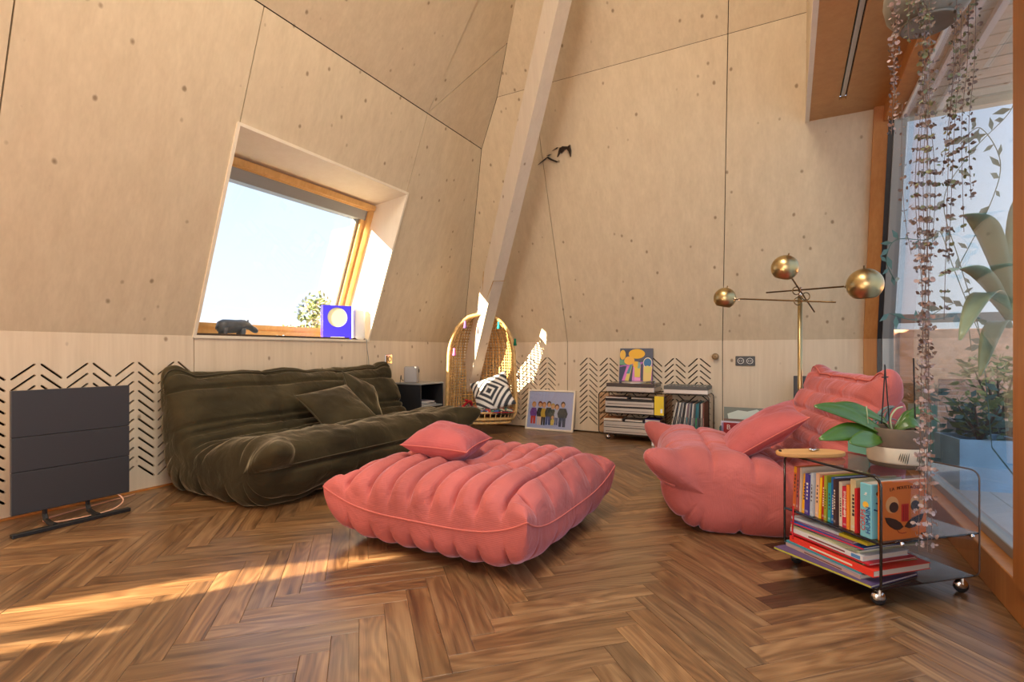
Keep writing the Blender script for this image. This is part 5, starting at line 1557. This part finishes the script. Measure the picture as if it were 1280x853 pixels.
# lying books in the bottom of the cart
lying = [ # label, w along x, along y, h, colour, x offset, y offset, rz, spine extra
 ('violet picture book with a lime green spine at the very bottom of the pile', .24, .35, .008, (96, 80, 120), -.040, .195, 9, (196, 196, 64)),
 ('comic-print picture book with a patchwork spine low in the pile', .23, .30, .012, (150, 140, 150), -.012, .215, 2, (188, 160, 150)),
 ('turquoise slim book near the bottom of the pile', .22, .30, .006, (70, 150, 165), -.004, .220, 3, (70, 150, 165)),
 ('thick bright red hardback in the middle of the pile', .245, .33, .020, (232, 62, 46), .0, .195, 2, (232, 62, 46)),
 ('green slim book on top of the red hardback', .22, .28, .007, (120, 150, 96), .018, .215, -2, (60, 60, 50)),
 ('crimson slim book above the green one', .21, .31, .006, (196, 40, 56), .004, .205, 3, (196, 40, 56)),
 ('white hardback with a blue label on its spine', .20, .29, .016, (212, 212, 214), .004, .215, 2, (218, 220, 224)),
 ('sage and cream slim book in the upper pile', .22, .27, .009, (190, 188, 150), .010, .225, 4, (190, 196, 160)),
 ('grey green slim book in the upper pile', .26, .26, .006, (140, 146, 120), .012, .225, -3, (150, 156, 130)),
 ('blue slim book with a red spine near the top of the pile', .18, .28, .007, (40, 84, 160), .006, .215, 5, (214, 44, 50)),
 ('magenta patterned slim book near the top of the pile', .19, .25, .007, (150, 80, 140), .012, .235, 1, (150, 120, 150)),
 ('pale blue slim book with a mustard end on top of the pile', .22, .29, .009, (196, 208, 220), .016, .215, 5, (196, 208, 220))]
z = Z0 + .005
for i, (lab, w, d, h, cc, xo, yo, rz, sc_) in enumerate(lying):
    e = tag(empty('picture_book', cp(xo, yo, z), RC + R(rz)), lab, 'book', 'books lying in the cart')
    MB().box(0, w, -d/2, d/2, 0, .0012).box(0, w, -d/2, d/2, h-.0012, h).build('cover', flat(*cc), e)
    MB().box(0, .002, -d/2, d/2, .0012, h-.0012).build('spine', flat(*sc_), e)
    MB().box(.002, w-.003, -d/2+.003, d/2-.003, .0012, h-.0012).build('pages', M['paper'], e)
    if h >= .012: MB().box(-.0006, 0, -d*.28, d*.22, h*.35, h*.65).build('spine_print', flat(240, 226, 200) if i == 3 else flat(120, 70, 70), e)
    if i == 6: MB().box(-.0006, 0, -d*.47, -d*.36, h*.15, h*.85).build('spine_label', flat(90, 140, 196), e)
    if i == 11: MB().box(-.0006, 0.06, -d/2-.0004, -d*.16, h*.0, h+.0005).build('mustard_end', flat(196, 184, 52), e)
    z += h + .0006

rb = tag(empty('ribbon', cp(-.003, .345, ZM-.05), RC), 'narrow red ribbon hanging from the upright books in the cart', 'ribbon')
MB().tube(smooth_path([(0, .0, .07), (-.003, -.004, .02), (-.001, .003, -.02), (-.004, -.003, -.045)]), .003, 5).build('strip', flat(200, 24, 36), rb, smooth=True)
MB().ball((-.004, -.003, -.047), .004, nu=8, nv=6).build('ribbon_end', flat(200, 24, 36), rb)

# ------------------------------------------------------------------ on top of the cart
ZT = Z1 + .0045
bo = tag(empty('serving_board', cp(.055, .325, ZT), RC), 'long oval wooden board lying on the book cart', 'board')
bo.rotation_euler = (0, 0, RC + R(-12))
op = [( .125*math.copysign(abs(math.cos(a))**.8, math.cos(a)), .052*math.copysign(abs(math.sin(a))**.8, math.sin(a))) for a in [i*2*math.pi/40 for i in range(40)]]
mb = MB(); k = len(op)
mb.add([(x*.97, y*.95, 0) for x, y in op] + [(x, y, .004) for x, y in op] + [(x, y, .013) for x, y in op] + [(x*.98, y*.96, .016) for x, y in op],
       [tuple(range(k))[::-1], tuple(range(3*k, 4*k))] + [(r_*k+i, r_*k+(i+1) % k, (r_+1)*k+(i+1) % k, (r_+1)*k+i) for r_ in range(3) for i in range(k)])
mb.build('plank', spruce('beech_board', (.72, .42, .17, 1), (.60, .32, .12, 1), knots=False, grain=(2, 30, 30)), bo)
MB().tube([(-.118, 0, .0165), (-.112, 0, .0165)], .006, 10).build('hanging_hole', M['void'], bo)
to = tag(empty('metal_clip', cp(.075, .325, ZT+.017), RC + R(20)), 'small shiny metal clip lying on the wooden board', 'clip')
MB().bbox(-.026, .026, -.006, .006, 0, .008, .003, 2).build('blade', M['chrome'], to, smooth=True)
MB().ball((-.022, .004, .006), .009, .007, .005, 10, 6).build('hinge', M['chrome'], to, smooth=True)

M['planter_teal2'] = pm('teal_enamel', (.16, .42, .34, 1), .4); M['blue_leaf'] = pm('blue_grey_leaf', (.14, .24, .24, 1), .4)
# orchid in a fabric pot
PT = at_t(1121, 440, on_z(1121, 589, ZT).y + .075); PT.z = ZT
po = tag(empty('orchid_plant', PT, RC), 'orchid with broad green leaves in a brown and cream pot on the book cart', 'plant')
M['pot_brown'] = pm('brown_fabric', (.135, .098, .07, 1), .85, var=.15, var_scale=20)
M['pot_cream'] = pm('cream_fabric', (.62, .56, .44, 1), .85, var=.1, var_scale=20)
def wavy(prof, amp, name, mat_):
    vs = []; fs = []; S_ = 48
    for i, (r, z_) in enumerate(prof):
        for k in range(S_):
            a = 2*math.pi*k/S_; rr_ = r*(1+amp*math.sin(3*a+z_*20))
            vs.append((rr_*math.cos(a), rr_*math.sin(a), z_))
    for i in range(len(prof)-1):
        for k in range(S_):
            fs.append((i*S_+k, i*S_+(k+1) % S_, (i+1)*S_+(k+1) % S_, (i+1)*S_+k))
    fs.append(tuple(range(S_))[::-1])
    return MB().add(vs, fs).build(name, mat_, po, smooth=True)
wavy([(.060, .0), (.074, .004), (.079, .015), (.078, .030), (.076, .036)], .02, 'pot_foot', M['pot_brown'])
wavy([(.0815, .018), (.083, .024), (.084, .045), (.0835, .064), (.081, .070)], .015, 'pot_band', M['pot_cream'])
wavy([(.080, .060), (.082, .075), (.083, .10), (.080, .128), (.077, .132), (.074, .128), (.073, .10)], .012, 'pot_upper', M['pot_brown'])
for a0 in (-2.35, -1.75, -1.15, -.5, .3):
    for j in range(5):
        pts = []
        for i in range(6):
            t = i/5; a = a0 + (.04 + .065*j)*1.0 - .10 + .13*t*(1 if a0 < -1.5 else -1)*.6
            pts.append((.0855*math.cos(a), .0855*math.sin(a), .032 + .026*t - .003*j*(1-t)))
        MB().tube(pts, [.0004, .0011, .0013, .0012, .0009, .0003], 5).build('printed_leaf', flat(52, 50, 34), po)
MB().lathe([(.0, .112), (.074, .112), (.0, .118)], 24).build('bark', pm('bark_chips', (.12, .07, .035, 1), .9, var=.5, var_scale=60, bump=.8, bump_scale=60), po)
M['leaf'] = pm('orchid_leaf', (.065, .15, .016, 1), .32, spec=.5, var=.25, var_scale=12)
M['leaf'].node_tree.nodes['Principled BSDF'].inputs['Coat Weight'].default_value = .15
def broad_leaf(parent, base, tip, width, droop, fold=.25, side=None, mat_=None, name='leaf', n=14):
    base, tip = Vector(base), Vector(tip); d = tip-base
    sd2 = d.cross(Vector((0, 0, 1))).normalized() if side is None else Vector(side).normalized()
    up = sd2.cross(d).normalized()
    if up.z < 0: up = -up
    vs = []; fs = []
    for i in range(n+1):
        t = i/n; c = base + d*t + Vector((0, 0, droop*math.sin(math.pi*t)))
        w_ = width*(math.sin(math.pi*min(1, .10+.90*t))**.65)*(.55+.45*t if t < .6 else .82+.0*t)
        if i == n: w_ = width*.10
        for k, s_ in enumerate((-1, -.5, 0, .5, 1)):
            vs.append(c + sd2*s_*w_/2 + up*(abs(s_)*fold*w_/2))
    for i in range(n):
        for k in range(4):
            a = i*5+k; fs.append((a, a+1, a+6, a+5))
    o = MB().add(vs, fs).build(name, mat_ or M['leaf'], parent, smooth=True)
    md = o.modifiers.new('thickness', 'SOLIDIFY'); md.thickness = .0025
    return o
def pl(px, py, t): return po.matrix_world.inverted() @ at_t(px, py, t)
bpy.context.view_layer.update()
def orl(b, t_, w, dr, tb, tt2, fold=.25):
    broad_leaf(po, pl(*b, tb), pl(*t_, tt2), w*1.3, dr, fold, side=po.matrix_world.to_3x3().inverted() @ Vector((.05, .62, .78)))
tP = PT.y
orl((1108, 545), (1018, 508), .062, .018, tP, tP-.02, .35)
orl((1108, 548), (1024, 549), .066, .022, tP-.01, tP-.06, .2)
orl((1102, 550), (1062, 553), .060, .005, tP-.04, tP-.10, .15)
orl((1108, 528), (1042, 505), .045, .010, tP+.03, tP+.02, .2)
orl((1120, 540), (1158, 545), .050, .040, tP, tP-.02, .2)
orl((1118, 538), (1150, 522), .040, .025, tP+.04, tP+.06, .2)
orl((1120, 536), (1175, 528), .038, .045, tP+.03, tP+.05, .3)
orl((1112, 540), (1100, 526), .045, .012, tP+.02, tP+.10, .2)
for (a, b, r_) in (((1102, 530, tP+.02), (1106.5, 458, tP+.02), .0022), ((1112, 530, tP+.02), (1106, 456, tP+.02), .0022), ((1144.5, 545, tP), (1142, 448, tP), .0026)):
    MB().tube([pl(*a), pl(*b)], r_, 6).build('stake', M['black'], po)
MB().tube([pl(1102.5, 472, tP+.02), pl(1110, 471.5, tP+.02)], .0022, 6).build('stake_clip', M['black'], po)
MB().tube(smooth_path([pl(1118, 548, tP-.02), pl(1113, 525, tP-.03), pl(1120, 512, tP-.03), pl(1128, 509, tP-.02)]), .0025, 6).build('air_root', pm('root', (.45, .55, .32, 1), .6), po, smooth=True)
MB().tube(smooth_path([pl(1085, 530, tP-.01), pl(1084, 518, tP-.02), pl(1083, 508, tP-.02)]), .0018, 6).build('air_root', pm('root2', (.45, .55, .32, 1), .6), po, smooth=True)

tp_ = tag(empty('planter', cp(.33, .315, ZT), RC), 'small teal planter trough behind the orchid on the book cart', 'planter')
for (x0, x1, y0, y1) in ((-.065, .065, -.045, -.04), (-.065, .065, .04, .045), (-.065, -.06, -.04, .04), (.06, .065, -.04, .04)):
    MB().box(x0, x1, y0, y1, 0, .088).build('side', M['planter_teal2'], tp_)
MB().box(-.06, .06, -.04, .04, 0, .07).build('soil', M['void'], tp_)
for k in range(9):
    a = -.05+.0125*k
    broad_leaf(tp_, (a, 0, .07), (a+random.Random(k).uniform(-.05, .11), -.06+.02*(k % 4), .12+.03*(k % 3)), .016, .03, .3, mat_=M['blue_leaf'], n=8)
# ------------------------------------------------------------------ hanging string-of-hearts plant
SP = at_t(1160, 4, 1.5)
hg = tag(empty('hanging_plant', SP), 'trailing heart-leaf plant hanging in a grey pot from the window soffit', 'plant')
M['pot_grey'] = pm('grey_stoneware', (.20, .19, .16, 1), .45, var=.12, var_scale=15)
MB().lathe([(0, -.062), (.055, -.062), (.075, -.055), (.100, -.02), (.108, .02), (.104, .06), (.098, .06), (.10, .02)], 36).build('pot', M['pot_grey'], hg, smooth=True)
MB().lathe([(.062, -.064), (.066, -.066), (.070, -.060)], 36).build('pot_ring', M['pot_grey'], hg, smooth=True)
MB().lathe([(0, .045), (.100, .045), (0, .052)], 24).build('soil', pm('soil', (.05, .035, .025, 1), .95), hg)
for k in range(3):
    a = 2*math.pi*k/3+.4
    MB().tube([(.10*math.cos(a), .10*math.sin(a), .055), (0, 0, DZ-SP.z-.05)], .0015, 5).build('cord', M['grey_alu'], hg)
MB().tube([(0, 0, DZ-SP.z-.06), (0, 0, DZ-SP.z)], .004, 6).build('hook', M['chrome'], hg)
M['heart'] = pm('heart_leaf', (.16, .115, .10, 1), .5, var=.5, var_scale=25)
M['heart_green'] = pm('heart_leaf_green', (.15, .17, .085, 1), .5, var=.4, var_scale=25)
M['heart_pale'] = pm('heart_leaf_pale', (.36, .26, .24, 1), .5, var=.3, var_scale=25)
M['vine'] = pm('vine', (.14, .09, .07, 1), .7)
hr = random.Random(21)
heart = [(0, -.55), (.35, -.40), (.55, -.05), (.42, .32), (.18, .36), (0, .22), (-.18, .36), (-.42, .32), (-.55, -.05), (-.35, -.40)]
def strand(path, dens, size, mats, wob=.004, name='strand'):
    P = smooth_path(path, 10)
    MB().tube(P, .0009, 4).build('vine', M['vine'], hg)
    acc = {}
    L = [0]
    for i in range(1, len(P)): L.append(L[-1] + (P[i]-P[i-1]).length)
    s_ = .005
    while s_ < L[-1]:
        i = max(k for k in range(len(L)) if L[k] <= s_); c = P[i]
        frac = s_/L[-1]
        sz = size*hr.uniform(.6, 1.25)
        mt = mats(frac)
        base_a = hr.uniform(0, math.pi)
        for side_ in (0, math.pi):
            a = base_a + side_ + hr.uniform(-.4, .4)
            off = Vector((math.cos(a), math.sin(a)*.8, hr.uniform(-.3, .2)))*(sz*.75 + hr.uniform(0, wob))
            nx = Vector((hr.uniform(-1, 1), hr.uniform(-1, .1), hr.uniform(-.4, .8))).normalized()
            tx = nx.orthogonal().normalized(); ang = hr.uniform(0, 6.28)
            tx = Matrix.Rotation(ang, 3, nx) @ tx; ty = nx.cross(tx)
            vs = [c+off + tx*x*sz + ty*y_*sz + nx*(abs(x)*sz*.25) for x, y_ in heart]
            vs.append(c+off); k = len(heart)
            acc.setdefault(mt, MB()).add(vs, [(j, (j+1) % k, k) for j in range(k)])
        s_ += dens*hr.uniform(.6, 1.4)
    for mt, mb in acc.items():
        o = mb.build('heart_leaves', M[mt], hg); o['kind'] = 'stuff'
def rp_(px, py, t): return at_t(px, py, t) - SP
mixd = lambda f: hr.choice(['heart_green', 'heart', 'heart'] if f < .45 else ['heart', 'heart_pale', 'heart'] if f < .8 else ['heart_pale'])
redm = lambda f: hr.choice(['heart_pale', 'heart'])
for (x, t, y1, dx) in ((1152, 1.42, 560, 4), (1158, 1.40, 600, -2), (1156, 1.45, 640, 2), (1150, 1.47, 690, 6), (1163, 1.44, 690, -6), (1160, 1.38, 690, 2), (1158, 1.46, 480, -5)):
    pth = [rp_(x+hr.uniform(-12, 12), -8, t), rp_(x+dx, 90, t), rp_(x-dx, 230, t), rp_(x+dx*.5, 380, t), rp_(x, (380+y1)/2, t), rp_(x-dx*.3, y1, t)]
    strand(pth, .014, .0108, mixd, wob=.007)
for (x, t, y1) in ((1196, 1.45, 330), (1205, 1.50, 290), (1190, 1.42, 400), (1214, 1.5, 250), (1188, 1.5, 220)):
    pth = [rp_(x+6, -8, t), rp_(x+4, 80, t), rp_(x-3, 160, t), rp_(x-10 if x < 1200 else x, y1, t)]
    strand(pth, .014, .0108, lambda f: hr.choice(['heart_green', 'heart', 'heart']))
strand([rp_(1123, -5, 1.50), rp_(1120, 60, 1.50), rp_(1116, 140, 1.5), rp_(1114, 168, 1.5)], .010, .011, redm)
strand([rp_(1118, -5, 1.47), rp_(1117, 70, 1.47), rp_(1118, 130, 1.47)], .010, .011, redm)
strand([rp_(1128, 130, 1.62), rp_(1127, 200, 1.62), rp_(1131, 270, 1.62), rp_(1139, 318, 1.62)], .030, .0095, lambda f: 'heart')
strand([rp_(1136, 0, 1.45), rp_(1135, 30, 1.45), rp_(1137, 52, 1.45)], .016, .011, lambda f: 'heart_green')

# ------------------------------------------------------------------ outdoors: terrace beyond the big window
NOUT = NR + .12
tr = tag(room('trim_2'), 'pale grey terrace deck outside the big window', 'deck', kind='structure')
dk_m = pm('terrace_deck', (.80, .78, .74, 1), .7, var=.12, var_scale=3)
for i in range(17): MB().box(NOUT + .16*i, NOUT + .16*i + .153, .2, 5.1, -.05, -.02).build('deck_board', dk_m, tr)
ov = tag(room('trim_3'), 'weathered plank canopy over the terrace', 'canopy', kind='structure')
M['weather'] = spruce('weathered_planks', (.80, .74, .62, 1), (.62, .56, .46, 1), grain=(.6, 22, 22), rough=.8)
for i in range(24): 
    u0 = 2.95 + .145*i
    if u0 > 4.75: break
    MB().box(NOUT-.02, 1.75, u0, u0+.131, 2.58, 2.60).build('plank', M['weather'], ov)
MB().box(NOUT-.02, 1.75, 2.93, 4.80, 2.602, 2.64).build('roof_deck', M['seam'], ov)
MB().box(NOUT+.05, 1.75, 4.72, 4.80, 2.53, 2.58).build('end_beam', M['weather'], ov)
for n_ in (.82, .93): MB().box(n_, n_+.035, 2.95, 4.75, 2.545, 2.58).build('batten', M['white'], ov)
rl = tag(room('balcony_railing'), 'grey metal balcony railing with glass infill on the terrace', 'railing')
MB().box(NOUT, 3.5, 4.86, 4.92, 1.02, 1.085).build('top_rail', M['grey_alu'], rl)
for n_ in (1.55, 2.9): MB().box(n_, n_+.045, 4.87, 4.91, -.02, 1.02).build('post', flat(150, 150, 110), rl)
MB().box(NOUT, 3.5, 4.885, 4.89, .06, 1.02).build('glass_infill', M['glass'], rl)
# neighbouring tiled roof
nb = tag(room('neighbour_roof'), 'pale terracotta tiled roof of the neighbouring house beyond the railing', 'roof')
tile_m = pm('old_tiles', (.90, .50, .31, 1), .8, var=.25, var_scale=5)
for i in range(34):
    u0 = 6.4 + .2*i; z0 = -.75 + .06*i
    MB().box(-.5, 9.5, u0, u0+.24, z0-.045, z0+.022).build('tile_course', tile_m, nb)
sh = random.Random(8)
def shrub(name, label, c, rx, ry, rz, n, size, mats, stems=5):
    e = tag(empty(name, c), label, 'shrub')
    MBs = {}
    for i in range(n):
        while True:
            p = Vector((sh.uniform(-1, 1), sh.uniform(-1, 1), sh.uniform(-1, 1)))
            if p.length < 1: break
        p = Vector((p.x*rx, p.y*ry, rz + p.z*rz))
        d = Vector((sh.uniform(-1, 1), sh.uniform(-1, 1), sh.uniform(-.2, 1))).normalized(); s_ = d.orthogonal().normalized()
        l = size*sh.uniform(.6, 1.3)
        MBs.setdefault(sh.choice(mats), MB()).add([p, p+d*l*.5+s_*l*.22, p+d*l, p+d*l*.5-s_*l*.22], [(0, 1, 2, 3)])
    for mt, mb in MBs.items():
        o = mb.build('foliage', M[mt], e); o['kind'] = 'stuff'
    for i in range(stems):
        a = 6.28*i/stems
        MB().tube([(0, 0, 0), (rx*.3*math.cos(a), ry*.3*math.sin(a), rz*.8), (rx*.6*math.cos(a), ry*.6*math.sin(a), rz*1.6)], [.012, .008, .003], 5).build('stem', M['vine'], e)
    return e
M['fol1'] = pm('foliage_olive', (.12, .17, .045, 1), .6, var=.4, var_scale=9); M['fol2'] = pm('foliage_pale', (.42, .46, .16, 1), .6, var=.3, var_scale=9); M['fol3'] = pm('foliage_blue', (.08, .16, .13, 1), .5, var=.3, var_scale=9)
M['planter_blue'] = pm('blue_planter', (.42, .68, .90, 1), .5, var=.15, var_scale=6)
M['planter_teal'] = pm('teal_planter', (.16, .55, .47, 1), .5)
def planter(label, n_, u_, w, d, h, mt, rz=0):
    e = tag(empty('planter', W(n_, u_, -.02), RZ + R(rz)), label, 'planter')
    m = M[mt]
    t2 = .015
    MB().box(-w/2, w/2, -d/2, -d/2+t2, 0, h).build('side', m, e); MB().box(-w/2, w/2, d/2-t2, d/2, 0, h).build('side', m, e)
    MB().box(-w/2, -w/2+t2, -d/2+t2, d/2-t2, 0, h).build('side', m, e); MB().box(w/2-t2, w/2, -d/2+t2, d/2-t2, 0, h).build('side', m, e)
    MB().box(-w/2+t2, w/2-t2, -d/2+t2, d/2-t2, 0, h-.04).build('soil', M['void'], e)
    return e
planter('tall blue planter box on the terrace nearest the book cart', 1.02, 4.12, .34, .30, .30, 'planter_blue', 12)
planter('tall blue planter box on the terrace behind its twin', 1.40, 4.22, .30, .26, .28, 'planter_blue', -8)
planter('teal planter box on the terrace by the window corner', .80, 4.55, .16, .22, .46, 'planter_teal')
planter('low dark planter trough along the terrace railing', 1.75, 4.65, 1.5, .24, .34, 'heater')
shrub('terrace_shrub', 'olive coloured bush in the dark trough by the railing', W(1.25, 4.65, .30), .30, .12, .26, 420, .06, ['fol1', 'fol2'])
shrub('terrace_shrub', 'wispy pale bush in the dark trough by the railing', W(1.95, 4.65, .30), .38, .12, .32, 420, .055, ['fol2', 'fol1'])
shrub('terrace_shrub', 'blue green plant growing in the front blue planter', W(1.02, 4.12, .26), .17, .17, .13, 220, .07, ['fol3', 'fol1'])
shrub('terrace_shrub', 'small plant growing in the rear blue planter', W(1.40, 4.22, .24), .15, .15, .12, 180, .06, ['fol1', 'fol3'])
shrub('terrace_shrub', 'blue green grass plant in the teal planter', W(.80, 4.55, .42), .10, .18, .08, 160, .07, ['fol3'])
# added plant: its pale leaves stand in for leaf reflections in the pane
bp_ = tag(empty('reflection_plant', W(1.65, 3.3, -.02)), 'tall large-leaved plant added on the terrace in place of leaf reflections', 'plant')
bpy.context.view_layer.update()
def bl(px, py, t): return at_t(px, py, t) - bp_.location
MB().lathe([(0, 0), (.13, 0), (.17, .32), (.16, .34), (.0, .34)], 24).build('pot', M['pot_grey'], bp_, smooth=True)
M['leaf_big'] = pm('big_leaf', (.30, .40, .27, 1), .35, var=.2, var_scale=6)
tB = bp_.location.y
stem_top = bl(1262, 390, tB)
MB().tube(smooth_path([(0, 0, .3), Vector((0, 0, .3)).lerp(stem_top, .5) + Vector((.02, 0, 0)), stem_top]), [.03]*8+[.022]*9, 8).build('stem', M['fol2'], bp_, smooth=True)
for (b, tp, w, dr, dt) in (((1262, 380), (1205, 268), .20, .16, -.1), ((1264, 370), (1290, 225), .20, .10, .1), ((1262, 395), (1175, 345), .17, .14, -.2), ((1262, 400), (1200, 425), .17, .20, -.25), ((1266, 390), (1330, 330), .18, .15, .1), ((1262, 410), (1225, 470), .14, .14, -.2)):
    broad_leaf(bp_, bl(*b, tB), bl(*tp, tB+dt), w*.6, dr*.7, .2, mat_=M['leaf_big'])
# thin climbing stems in front of the sky
cm = tag(empty('climbing_plant', W(1.15, 3.75, .0)), 'thin leafy climber trailing up the outside of the window', 'plant')
bpy.context.view_layer.update()
def cl_(px, py, t): return at_t(px, py, t) - cm.location
leafm = {}
base = cl_(1240, 560, 2.9)
paths = [[(1240, 560), (1225, 420), (1200, 330), (1180, 250), (1215, 190), (1262, 140), (1272, 105)], [(1225, 420), (1190, 330), (1175, 290), (1160, 300), (1120, 300), (1108, 325), (1118, 350)], [(1200, 330), (1240, 250), (1250, 200), (1225, 160), (1200, 180)], [(1215, 440), (1200, 380), (1150, 400), (1112, 392)]]
lmb = MB()
for pth in paths:
    P = smooth_path([cl_(x, y_, 2.9) for x, y_ in pth], 10)
    MB().tube(P, .0025, 5).build('stem', M['fol3'], cm)
    for i in range(3, len(P), 3):
        d = Vector((sh.uniform(-1, 1), sh.uniform(-.3, .3), sh.uniform(-.8, .8))).normalized(); s_ = d.cross(Vector((0, 1, .2))).normalized(); l = sh.uniform(.05, .10)
        p = P[i]; lmb.add([p, p+d*l*.45+s_*l*.2, p+d*l, p+d*l*.45-s_*l*.2], [(0, 1, 2, 3)])
o = lmb.build('leaves', M['fol3'], cm); o['kind'] = 'stuff'
MB().tube([W(1.15, 3.75, 0) - cm.location, base], .004, 5).build('stem', M['fol3'], cm)

# outdoors behind the roof window
gr = tag(room('roof_garden_box'), 'narrow planter box on the roof outside the slanted window', 'planter')
MB().box(-5.2, -4.9, 1.6, 4.6, .55, .80).build('trough', M['grey_alu'], gr)
c_ = at_t(397, 415, 5.2)
tree = shrub('garden_shrub', 'sunlit yellow green bush seen through the roof window', at_t(397, 420, 5.6), .21, .2, .23, 300, .075, ['fol2', 'fol1'])
for i, px in enumerate((352, 366, 378, 392, 405)):
    shrub('garden_flower', 'low flowering plant outside the roof window sill', at_t(px, 419, 5.4), .07, .07, .045, 50, .04, ['fol2', 'fol1'], 2)['group'] = 'low plants outside the roof window'
